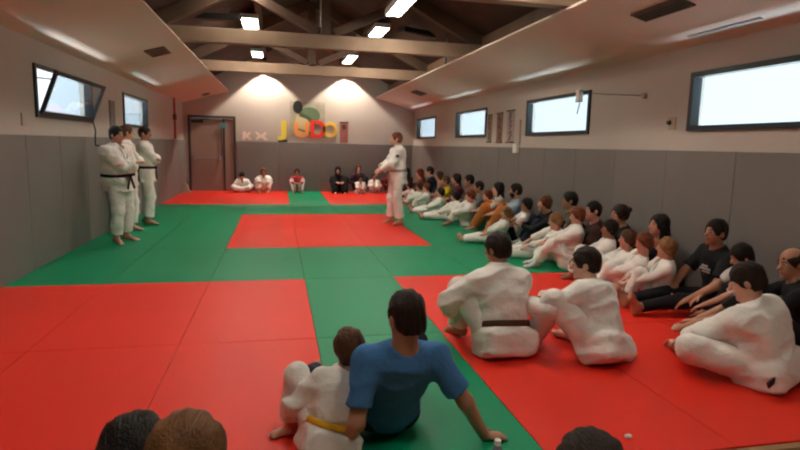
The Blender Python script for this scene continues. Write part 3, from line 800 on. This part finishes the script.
# hanger rods carrying the right soffit
for y in (6.1, 10.6):
    bm = BM(); add_tube(bm, [(SX1+.08, y, SZ0+.02), (SX1+.08, y, roofz(SX1+.08)+.02)], .022, 8)
    tag(obj('hanger_rod', bm, m_steel, None, True), 'grey hanger rod above the right soffit ' + ('near the camera' if y < 8 else 'beyond the middle truss'), 'rod', 'soffit hanger rods')

# lamps
m_tube = mat('lit_tube', (1, 1, 1), .5, emit=(1.0, .90, .76), estr=62)
m_tube2 = mat('lit_tube_far', (1, 1, 1), .5, emit=(1.0, .90, .76), estr=14)
m_tube3 = mat('lit_tube_front', (1, 1, 1), .5, emit=(1.0, .90, .76), estr=34)
def lamp(x, y, z, l, w, label, lit=True, rz=0):
    t = thing('ceiling_lamp', label, 'ceiling lamp', (x, y, z), rz, 'tube lamps under the roof' if lit else 'unlit dark heaters under the roof')
    bm = BM(); add_box(bm, -w/2-.03, w/2+.03, -l/2-.03, l/2+.03, -.04, .05); obj('housing', bm, m_dark if not lit else m_white, t, bevel=.006)
    bm = BM(); add_box(bm, -w/2, w/2, -l/2, l/2, -.046, -.0405); obj('diffuser', bm, (m_tube2 if y > 15 else m_tube3 if y < 3 else m_tube) if lit else m_dark, t)
    zr = roofz(x)-z
    bm = BM()
    for yy in (-l*.35, l*.35): add_tube(bm, [(0, yy, .06), (0, yy, zr+.03)], .008, 6)
    obj('suspension', bm, m_dark, t, True)
lamp(-.52, 16.3, 3.90, .95, .26, 'lit lamp farthest away in the left lamp row'); lamp(-.52, 12.2, 3.90, .95, .28, 'second lit lamp of the left row, over the middle truss')
lamp(-.50, 9.6, 3.90, .95, .28, 'lit lamp of the left row cut by the top of the photo'); lamp(-.5, 5.2, 3.9, 1.2, .2, 'lit lamp of the left row out of view ahead of the camera')
lamp(-.5, 1.0, 3.9, 1.2, .2, 'lit lamp of the left row above the camera')
lamp(2.00, 16.3, 3.90, 1.5, .24, 'lit lamp farthest away in the right lamp row'); lamp(2.10, 12.2, 3.90, .95, .26, 'second lit lamp of the right row, over the middle truss')
lamp(1.78, 8.43, 3.55, 1.15, .20, 'largest lit lamp at the top of the photo'); lamp(2.1, 5.0, 3.9, 1.2, .2, 'lit lamp of the right row out of view ahead of the camera')
lamp(2.1, 1.0, 3.9, 1.2, .2, 'lit lamp of the right row above the camera')
lamp(2.75, 11.0, 3.66, 1.0, .14, 'unlit dark heater right of the largest lit lamp', False, -PI/2+.5)
lamp(-1.15, 10.9, 3.68, 1.0, .12, 'unlit dark heater at the top left of the roof', False, PI/2-.2)
# wall washers on the back gable
for x, l in ((-.36, 'spotlight washing the left half of the back wall'), (2.08, 'spotlight washing the right half of the back wall')):
    t = thing('wall_spotlight', l, 'spotlight', (x, YB-.40, 3.95), 0, 'spotlights over the back wall')
    bm = BM(); bmesh.ops.create_cone(bm, cap_ends=True, segments=20, radius1=.07, radius2=.05, depth=.14, matrix=Matrix.Translation((0, 0, .03))); obj('shade', bm, m_dark, t)
    bm = BM(); add_tube(bm, [(0, 0, .1), (0, 0, roofz(x)-3.95+.02)], .01, 6); obj('stem', bm, m_dark, t)
    sp = bpy.data.lights.new('spot', 'SPOT'); sp.energy = 330; sp.color = (1, .86, .70); sp.spot_size = math.radians(96); sp.spot_blend = .12; sp.shadow_soft_size = .04
    so = link(bpy.data.objects.new('spot_light', sp)); so.location = (x, YB-.40, 3.86)

# water bottle and white scrap
t = thing('water_bottle', 'clear plastic water bottle with white cap beside the seated man', 'bottle', (.975, 2.26, -.045))
bm = BM(); prof = [(.0, .0), (.032, .0), (.034, .012), (.034, .06), (.031, .075), (.034, .09), (.034, .14), (.028, .17), (.013, .195), (.012, .205), (0, .205)]
def lathe(bm, prof, n=20):
    rings = [[bm.verts.new((r*math.cos(2*PI*k/n), r*math.sin(2*PI*k/n), z)) for k in range(n)] for r, z in prof if r > 0]
    for a, b in zip(rings, rings[1:]):
        for k in range(n): bm.faces.new((a[k], a[(k+1)%n], b[(k+1)%n], b[k]))
    bm.faces.new(rings[0][::-1]); bm.faces.new(rings[-1])
lathe(bm, prof)
mb = mat('clear_plastic', (.80, .86, .88), .15, .6); mb.node_tree.nodes['Principled BSDF'].inputs['Transmission Weight'].default_value = .75
obj('bottle_body', bm, mb, t, True)
bm = BM(); lathe(bm, [(.0, .205), (.016, .205), (.016, .228), (.0, .228)]); obj('cap', bm, m_white, t)
bm = BM(); lathe(bm, [(.0345, .095), (.0352, .096), (.0352, .135), (.0345, .136)]); obj('paper_label', bm, mat('label_blue', (.05, .12, .45), .5), t)
bm = BM(); bmesh.ops.create_icosphere(bm, subdivisions=2, radius=.02)
for v in bm.verts: v.co.z *= .5; v.co += Vector((random.uniform(-1, 1), random.uniform(-1, 1), random.uniform(-1, 1)))*.003
o = tag(obj('paper_scrap', bm, m_white, None, True), 'small crumpled white scrap lying on the red mat', 'scrap'); o.location = (1.80, 2.47, .012)

# outside: paving and a pale building seen through the glass
bm = BM(); add_box(bm, -60, -3.2, -40, 60, -.5, -.4); struct(obj('ground_left', bm, mat('pale_paving', (.62, .62, .60), .9)))
bm = BM(); add_box(bm, 4.8, 60, -40, 60, -.5, -.4); struct(obj('ground_right', bm, mat('pale_paving', (.62, .62, .60))))

# ------------------------------------------------------------------ camera, light
F_, YAW, PIT, ROL = 564.4, .215, .1395, .0241
f = Vector((math.sin(YAW)*math.cos(PIT), math.cos(YAW)*math.cos(PIT), -math.sin(PIT))); r = Vector((math.cos(YAW), -math.sin(YAW), 0)); u = r.cross(f)
r2 = r*math.cos(ROL)+u*math.sin(ROL); u2 = u*math.cos(ROL)-r*math.sin(ROL)
cam = bpy.data.cameras.new('camera'); cam.sensor_width = 36; cam.lens = F_/800*36; cam.clip_start = .05; cam.clip_end = 200
co = link(bpy.data.objects.new('camera', cam))
co.matrix_world = Matrix(((r2.x, u2.x, -f.x, 0), (r2.y, u2.y, -f.y, 0), (r2.z, u2.z, -f.z, 1.5), (0, 0, 0, 1)))
scn.camera = co
W = bpy.data.worlds.new('World'); scn.world = W; W.use_nodes = True
nt = W.node_tree; bg = nt.nodes['Background']; bg.inputs[1].default_value = 1.35; bg.inputs[0].default_value = (.84, .93, 1, 1)
sun = bpy.data.lights.new('sun', 'SUN'); sun.energy = 15; sun.angle = .02; sun.color = (1, .97, .92)
so = link(bpy.data.objects.new('sun', sun)); so.rotation_euler = (math.radians(38), 0, 0)
for k, (x, y, rz) in enumerate([(XL-.3, (a+b)/2, -PI/2) for a, b in WL] + [(XR+.3, (a+b)/2, PI/2) for a, b in WR]):
    pl = bpy.data.lights.new('portal', 'AREA'); pl.shape = 'RECTANGLE'; pl.size = 2.1; pl.size_y = .62; pl.cycles.is_portal = True
    po = link(bpy.data.objects.new('portal', pl)); po.location = (x, y, 2.04); po.rotation_euler = (PI/2, 0, rz)
# added area lamps low outside each window throw the daylight bands onto the soffits
for k, (x, y, s_, ln) in enumerate([(XL, (a+b)/2, -1, b-a) for a, b in WL] + [(XR, (a+b)/2, 1, b-a) for a, b in WR]):
    al = bpy.data.lights.new('soffit_band_lamp', 'AREA'); al.shape = 'RECTANGLE'; al.size = ln*1.5; al.size_y = .34; al.energy = 230; al.color = (.80, .93, 1)
    ao = link(bpy.data.objects.new('soffit_band_lamp', al)); ao.location = (x+s_*.80, y, .10)
    d = Vector((x, y, 2.04)) - ao.location
    ao.rotation_euler = (d.to_track_quat('-Z', 'Y').to_euler() if False else Matrix((Vector((0, 1, 0)), (-d.normalized()).cross(Vector((0, 1, 0))), -d.normalized())).transposed().to_euler())
scn.view_settings.view_transform = 'Standard'; scn.view_settings.look = 'None'; scn.view_settings.exposure = .12; scn.view_settings.gamma = 1
scn.view_settings.use_curve_mapping = False
scn.cycles.use_denoising = True; scn.cycles.max_bounces = 8; scn.cycles.filter_width = 2.2; scn.cycles.sample_clamp_indirect = 6

# ------------------------------------------------------------------ people
RW = 'people seated along the right wall'; BW = 'people seated along the back wall'; FG = 'people seated in front of the camera'
SM = dict(vox=.012); SF = dict(vox=.0165); SX = dict(vox=.020)
BLK = ('black_cotton', (.012, .012, .014)); NAVY = ('navy_cotton', (.018, .024, .045)); GREY = ('grey_knit', (.16, .155, .15))
# --- foreground
person('man in a blue t-shirt leaning back on his hands, seen from behind', (.56, 2.76), 4, (.585, 2.50, .70), 1.0, 'lean_back', yaw=12, pitch=-6, outfit='tee',
       top=('blue_jersey', (.055, .17, .38)), legs=NAVY, hair='short', hcol='dark', skin='mid', vox=.009, group=FG,
       feet=((-.28, .70, .08), (.22, .64, .08)), hands=((-.24, -.12, .03), (.46, -.22, .03)), kp=((-1, 0, .45), (.4, .1, 1)), ep=((-.15, -1, 0), (.1, -1, 0)))
person('small child in a white gi with a yellow belt beside the man in blue', (.235, 2.60), 6, (.345, 2.72, .478), .70, 'one_up', yaw=5, pitch=-14, outfit='gi', belt='yellow',
       hair='kid', hcol='brown', skin='fair', vox=.009, group=FG, feet=((-.22, .32, .07), (.02, .34, .07)), kp=((-.1, .3, 1), (.2, .1, 1)),
       hands=((-.17, .34, .20), (.06, .38, .26)), ep=((-.7, -.1, -.5), (.6, 0, -.6)), toe=((-.9, -.1, -.1), (.1, 1, -.1)))
person('viewer with black hair cut off by the bottom left edge', (-0.50, 1.26), 8, (-0.335, 1.36, 0.735), 0.85, 'hug', outfit='long', top=NAVY, legs=BLK, hair='kid', hcol='black', skin='mid', vox=.010, z0=-.045, group=FG)
person('viewer with brown hair right beside the black haired viewer at the bottom', (-0.04, 1.02), -8, (-0.2, 1.26, 0.775), 0.88, 'hug', outfit='long', top=GREY, legs=BLK, hair='woman', hcol='chestnut', skin='fair', vox=.010, z0=-.045, group=FG, tilt=-6)
person('viewer with dark hair cut off at the bottom right of centre', (.80, 1.10), -12, (.79, 1.23, .655), .95, 'cross', outfit='long', top=('wine_cotton', (.10, .02, .03)), legs=BLK, hair='kid', hcol='dark', skin='fair', vox=.010, z0=-.045, group=FG)
person('judoka with a brown belt seated with his back to the camera', (1.61, 3.72), 8, (1.62, 3.95, .74), 1.0, 'wide', yaw=22, pitch=-12, outfit='gi', belt='brown', hair='short', hcol='dark', skin='mid', vox=.010, group=FG, fat=0,
       feet=((-.14, .46, .08), (.10, .50, .08)), kp=((-.35, .1, 1), (.1, .1, 1)), hands=((-.24, .40, .24), (.06, .50, .40)))
person('judoka hugging his knees right of the brown belt', (2.28, 3.50), 30, (2.26, 3.78, .65), .98, 'wide', yaw=28, pitch=-8, outfit='gi', belt=None, hair='short', hcol='dark', skin='fair', vox=.010, group=FG,
       feet=((-.16, .50, .08), (.20, .40, .08)), kp=((-.4, .1, 1), (.5, .1, 1)), hands=((-.22, .52, .34), (-.08, .54, .36)))
def watch(root, q):
    bm = BM(); c = q['P'] + np.array([-.20, -.15, .01]); add_beam(bm, c, c+np.array([-.07, .02, -.05]), .045, .012, (0, -1, 0)); obj('belt_end', bm, m_dark, root)
    bm = BM(); w, e = q['W'][0], q['E'][0]; d = nrm(e-w); c = w+d*.035
    add_tube(bm, [c-d*.014, c-d*.008, c+d*.008, c+d*.014], [.030, .035, .035, .030], 16)
    bmesh.ops.translate(bm, verts=bm.verts, vec=(0, 0, 0)); obj('wristwatch', bm, m_dark, root, True)
person('judoka in a white gi bending forward to hold his feet, nearest the right edge', (3.17, 2.98), 20, (3.07, 3.12, .65), 1.0, 'butterfly', yaw=25, pitch=-22, outfit='gi', belt=None, hair='short', hcol='dark', skin='fair', vox=.010, group=FG, fat=.15,
       sleeve=.72, extra=watch)
# --- row along the right wall, from near to far
person('balding man in black behind the bending judoka at the right edge', (4.1, 3.52), 52, (3.94, 3.60, 0.655), 1.0, 'knees_up', yaw=30, pitch=-10, outfit='long', top=BLK, legs=BLK, hair='bald', hcol='dark', skin='mid', vox=.012, group=RW, bare=True,
       feet=((-.10, .80, .08), (.12, .74, .08)), hands=((-.12, .46, .40), (.14, .46, .40)))
person('dark haired child in white reaching forward beside the balding man', (4.06, 4.13), 66, (3.87, 4.02, 0.63), 0.74, 'hug', yaw=10, pitch=-25, outfit='tee', top=('white_cotton', (.62, .60, .58)), legs=BLK, hair='kid', hcol='black', skin='fair', vox=.012, group=RW,
       hands=((-.14, .60, .16), (.02, .64, .16)))
def shirt_print(root, q):
    bm = BM(); c = q['P']+q['T']*.62; fr_ = q['Ff']
    for k, (dz, w) in enumerate(((.05, .10), (.02, .16), (-.01, .13), (-.04, .07))):
        o = c + fr_*(.128+.004*(1-k)) + q['Tn']*dz
        M = Matrix.Translation(Vector(o))
        for q_ in range(int(w/.022)):
            add_box(bm, -w/2+q_*.022, -w/2+q_*.022+.015, -.003, .004, -.009, .009, M=M @ Matrix.Rotation(-.05, 4, 'X'))
    obj('chest_print', bm, mat('print_white', (.55, .55, .55), .7), root)
person('man in a black t-shirt with white chest print, legs stretched out', (4.12, 4.50), 84, (3.98, 4.46, 0.765), 1.0, 'out', yaw=12, pitch=2, outfit='tee', top=BLK, legs=BLK, hair='short', hcol='black', skin='mid', vox=.012, group=RW,
       hands=((-.20, .44, .17), (.10, .44, .18)), extra=shirt_print)
person('blond child in a white gi leaning on the smaller child', (3.68, 4.84), 64, (3.68, 4.72, 0.58), 0.68, 'hug', yaw=-10, outfit='gi', belt='white', hair='bob', hcol='light', skin='fair', group=RW, vox=.012)
person('auburn haired child in a white gi in front of the dark haired woman', (3.57, 5.20), 62, (3.63, 5.00, 0.585), 0.66, 'hug', yaw=25, pitch=-10, outfit='gi', belt='white', hair='kid', hcol='auburn', skin='pink', group=RW, vox=.012)
person('woman with long dark hair in a rust top behind two children', (4.12, 5.3), 70, (3.97, 5.25, 0.72), 0.94, 'tuck', yaw=20, pitch=4, outfit='tee', top=('rust_cotton', (.30, .09, .05)), legs=BLK, hair='long', hcol='black', skin='pink', group=RW, vox=.012)
person('brown haired child in a white gi with clasped hands near the wall', (3.62, 5.46), 58, (3.66, 5.32, 0.565), 0.66, 'hug', yaw=18, outfit='gi', belt='white', hair='kid', hcol='brown', skin='pink', group=RW, vox=.012)
person('adult in black with hair tied in a bun against the grey wall', (4.12, 6.0), 66, (3.96, 5.95, 0.745), 1.0, 'tuck', yaw=24, outfit='long', top=BLK, legs=BLK, hair='bun', hcol='dark', skin='mid', group=RW, vox=.0135)
person('black haired child in a white gi in front of the adult with the bun', (3.62, 5.8), 60, (3.68, 5.7, 0.62), 0.7, 'hug', yaw=20, outfit='gi', belt='white', hair='kid', hcol='black', skin='tan', group=RW, vox=.0135)
person('adult with short black hair and a brown top between the bun and the dark quiff', (4.12, 6.58), 66, (3.94, 6.5, 0.73), 0.96, 'tuck', yaw=24, outfit='tee', top=('brown_cotton', (.06, .025, .02)), legs=BLK, hair='short', hcol='black', skin='pink', group=RW, vox=.0135)
person('child in a white gi with raised knees and white socks', (3.60, 6.48), 66, (3.68, 6.42, 0.68), 0.76, 'knees_up', yaw=20, pitch=-8, outfit='gi', belt='white', hair='kid', hcol='auburn', skin='fair', socks='white', group=RW, vox=.0135)
person('man with a dark quiff holding the child with white socks', (4.12, 7.2), 64, (3.95, 7.13, 0.8), 1.0, 'tuck', yaw=12, outfit='long', top=('olive_knit', (.10, .08, .06)), legs=BLK, hair='short', hcol='black', skin='mid', group=RW, vox=.0135)
person('light haired child in a white gi stretching both arms to the toes', (3.68, 7.04), 68, (3.6, 6.83, 0.56), 0.72, 'out', yaw=10, pitch=-10, outfit='gi', belt='white', legs=None, hair='kid', hcol='light', skin='pink', group=RW, vox=.0135,
       hands=((-.10, .72, .16), (.08, .74, .16)))
person('red haired adult in black behind the light haired child', (4.12, 7.88), 70, (3.92, 7.8, 0.69), 0.94, 'knees_up', yaw=18, outfit='long', top=BLK, legs=NAVY, hair='bob', hcol='auburn', skin='pink', socks='white', group=RW, vox=.015)
person('dark haired child in a black vest over white beside the red haired adult', (3.76, 8.38), 66, (3.82, 8.22, 0.63), 0.72, 'hug', yaw=20, outfit='tee', top=('white_cotton', (.62, .60, .58)), legs=BLK, hair='kid', hcol='black', skin='mid', group=RW, vox=.015)
person('fair child in a white gi sitting in front of the bearded man', (3.37, 8.30), 66, (3.48, 8.2, 0.5), 0.62, 'out', yaw=20, outfit='gi', belt='white', hair='kid', hcol='light', skin='pink', group=RW, vox=.015)
person('bearded man in a light blue shirt leaning on the wall', (4.04, 8.94), 62, (3.92, 8.90, .79), 1., 'knees_up', yaw=16, outfit='tee', top=('light_blue_cotton', (.28, .38, .46)), legs=('rust_trousers', (.42, .13, .03)), hair='short', hcol='black', skin='mid', beard=True, group=RW, vox=.015, lw=1.3)
person('woman with long black hair and rust trousers, knees raised', (4.00, 9.60), 60, (3.90, 9.62, .765), .96, 'knees_up', yaw=18, outfit='long', top=('cream_knit', (.48, .42, .36)), legs=('rust_trousers', (.42, .13, .03)), hair='long', hcol='black', skin='pink', group=RW, vox=.0165, lw=1.3)
person('small child with auburn hair in white beside the rust trousers', (4.06, 10.22), 66, (3.90, 10.12, 0.6), 0.7, 'hug', yaw=20, outfit='gi', belt='white', hair='kid', hcol='auburn', skin='pink', group=RW, vox=.0165)
person('auburn haired pupil in a white gi in front of the grey sweaters', (3.56, 10.3), 66, (3.53, 10.05, 0.61), 0.8, 'hug', yaw=16, pitch=-8, outfit='gi', belt='white', hair='bob', hcol='auburn', skin='pink', group=RW, **SF)
person('dark haired pupil in a white gi left of the auburn haired pupil in white', (3.52, 11.1), 72, (3.52, 10.95, 0.5), 0.72, 'out', yaw=12, outfit='gi', belt='white', hair='kid', hcol='dark', skin='pink', group=RW, **SF)
person('adult in a grey sweater with dark hair left of the rust trousers', (4.12, 10.82), 66, (3.96, 10.8, 0.71), 0.92, 'tuck', yaw=16, outfit='long', top=GREY, legs=('charcoal_trousers', (.04, .04, .04)), hair='short', hcol='dark', skin='mid', group=RW, **SF)
person('taller adult in a grey sweater farther along the wall', (4.12, 11.45), 66, (3.95, 11.38, 0.8), 0.98, 'tuck', yaw=16, outfit='long', top=('stone_knit', (.22, .20, .18)), legs=('charcoal_trousers', (.04, .04, .04)), hair='short', hcol='black', skin='mid', group=RW, **SF)
person('pupil in a white gi with legs stretched toward the green mat', (3.52, 12.1), 70, (3.52, 12.0, 0.5), 0.7, 'out', yaw=12, outfit='gi', belt='white', hair='kid', hcol='dark', skin='pink', group=RW, **SF)
person('adult with dark hair behind the yellow shirt', (4.12, 12.25), 68, (3.95, 12.25, 0.78), 0.96, 'tuck', yaw=14, outfit='long', top=('maroon_knit', (.09, .02, .025)), legs=BLK, hair='woman', hcol='dark', skin='pink', group=RW, **SF)
person('person in a bright yellow shirt in the far part of the row', (3.98, 12.85), 66, (3.85, 12.75, 0.7), 0.88, 'hug', yaw=14, outfit='tee', top=('yellow_cotton', (.72, .55, .02)), legs=('charcoal_trousers', (.04, .04, .04)), hair='short', hcol='brown', skin='mid', group=RW, **SF)
person('child in a white gi just in front of the yellow shirt', (3.42, 12.95), 66, (3.42, 12.85, 0.54), 0.68, 'hug', yaw=14, outfit='gi', belt='white', hair='kid', hcol='auburn', skin='pink', group=RW, **SX)
person('adult with a pink top between the yellow shirt and the navy sweater', (4.12, 13.65), 66, (3.97, 13.7, 0.76), 0.94, 'tuck', yaw=14, outfit='long', top=('pink_cotton', (.40, .20, .17)), legs=('charcoal_trousers', (.04, .04, .04)), hair='woman', hcol='brown', skin='fair', group=RW, **SX)
person('big adult in a navy sweater near the far corner', (4.08, 14.4), 62, (3.9, 14.4, 0.84), 1.04, 'tuck', yaw=14, outfit='long', top=NAVY, legs=NAVY, hair='short', hcol='dark', skin='fair', group=RW, **SX)
person('child in a white gi before the navy sweater', (3.46, 13.75), 62, (3.44, 13.6, 0.5), 0.7, 'hug', yaw=14, outfit='gi', belt='white', hair='kid', hcol='brown', skin='pink', group=RW, **SX)
person('adult with reddish hair next to the navy sweater', (4.0, 15.25), 52, (3.84, 15.2, 0.76), 0.94, 'tuck', yaw=14, outfit='long', top=('brick_knit', (.22, .07, .05)), legs=BLK, hair='woman', hcol='auburn', skin='pink', group=RW, **SX)
person('child in a white gi with a black belt just right of the teacher', (3.42, 14.8), 55, (3.46, 14.75, 0.45), 0.68, 'hug', yaw=10, outfit='gi', belt='black', legs=BLK, hair='kid', hcol='dark', skin='pink', group=RW, **SX)
person('adult with brown hair in the far corner right of the teacher', (3.70, 15.9), 40, (3.62, 15.9, .76), .96, 'knees_up', yaw=10, outfit='long', top=('maroon_knit', (.09, .02, .025)), legs=BLK, hair='woman', hcol='dark', skin='pink', group=RW, **SX)
# --- back wall
person('child in a white gi with bowed dark head nearest the door', (-1.04, 17.75), 180, (-1.05, 17.62, .50), .80, 'cross', pitch=-40, outfit='gi', hair='kid', hcol='black', skin='mid', belt='white', group=BW, **SX)
person('child in a white gi sitting upright second from the door', (-.42, 17.75), 180, (-.42, 17.68, .62), .88, 'knees_up', outfit='gi', hair='woman', hcol='auburn', skin='mid', belt='orange', group=BW, **SX)
person('person in a red top and white trousers under the poster', (.58, 17.75), 180, (.58, 17.68, .62), .86, 'knees_up', outfit='long', top=('red_cotton', (.55, .05, .07)), legs=('white_cotton', (.62, .60, .58)), hair='bob', hcol='dark', skin='mid', group=BW, **SX)
person('woman in a long black dress and black headscarf at the back wall', (1.86, 17.75), 180, (1.84, 17.70, .68), .95, 'knees_up', outfit='dress', top=BLK, legs=BLK, hair='hood', skin='fair', group=BW, **SX)
person('adult in a dark purple top behind a child at the back wall', (2.5, 17.88), 180, (2.5, 17.8, 0.74), 0.96, 'tuck', outfit='long', top=('plum_cotton', (.05, .015, .03)), legs=BLK, hair='woman', hcol='auburn', skin='fair', group=BW, **SX)
person('child in a white gi seated against the adult in dark purple', (2.48, 17.22), 180, (2.48, 17.18, 0.48), 0.64, 'hug', outfit='gi', hair='kid', hcol='black', skin='mid', belt='white', group=BW, **SX)
person('child in a white gi leaning at the left of the last adult', (3.00, 17.70), 175, (2.98, 17.64, .52), .74, 'hug', outfit='gi', hair='bob', hcol='dark', skin='mid', belt='white', group=BW, **SX)
person('adult in a dark red top behind the teacher at the back wall', (3.5, 17.8), 172, (3.46, 17.72, 0.62), 0.84, 'tuck', outfit='long', top=('darkred_cotton', (.16, .02, .02)), legs=('darkred_cotton', (.16, .02, .02)), hair='short', hcol='dark', skin='tan', group=BW, **SX)
# --- standing
def badge(root, q):
    bm = BM(); c = q['S'][0]+(q['E'][0]-q['S'][0])*.35 + q['Rr']*-.10 ; add_box(bm, c[0]-.004, c[0]+.012, c[1]-.03, c[1]+.03, c[2]-.025, c[2]+.025); obj('shoulder_badge', bm, mat('badge_dark', (.03, .04, .05)), root)
person('judo teacher in a white gi standing on the red mat, seen from the side', (2.24, 10.52), 88, (2.18, 10.52, 1.62), 1.02, 'stand', yaw=0, pitch=4, outfit='gi', belt='grey', hair='short', hcol='auburn', skin='fair', vox=.013, group='standing judoka',
       hands=((-.10, .34, 1.00), (.06, .34, 1.04)), feet=((-.10, -.04, .08), (.12, .10, .08)), extra=badge)
person('stocky black belt standing by the left wall with folded arms', (-2.26, 8.86), -118, (-2.24, 8.82, 1.55), .97, 'stand', yaw=-5, pitch=-4, outfit='gi', belt='black', hair='short', hcol='black', skin='pink', vox=.012, group='standing judoka', fat=.35,
       hands=((.12, .20, 1.17), (-.12, .22, 1.20)), ep=((-1, .1, -.8), (1, .1, -.8)))
person('black belt in a white gi standing nearer the door by the left wall', (-2.30, 10.74), -75, (-2.27, 10.76, 1.60), .99, 'stand', yaw=-30, pitch=-4, outfit='gi', belt='black', hair='short', hcol='dark', skin='mid', vox=.014, group='standing judoka', fat=.12,
       hands=((.12, .20, 1.17), (-.12, .22, 1.20)), ep=((-1, .1, -.8), (1, .1, -.8)))
person('judoka half hidden between the two black belts by the left wall', (-2.42, 10.05), -70, (-2.40, 10.06, 1.60), .97, 'stand', yaw=0, outfit='gi', belt='black', hair='short', hcol='brown', skin='fair', vox=.014, group='standing judoka',
       hands=((.12, .20, 1.17), (-.12, .22, 1.20)), ep=((-1, .1, -.8), (1, .1, -.8)))
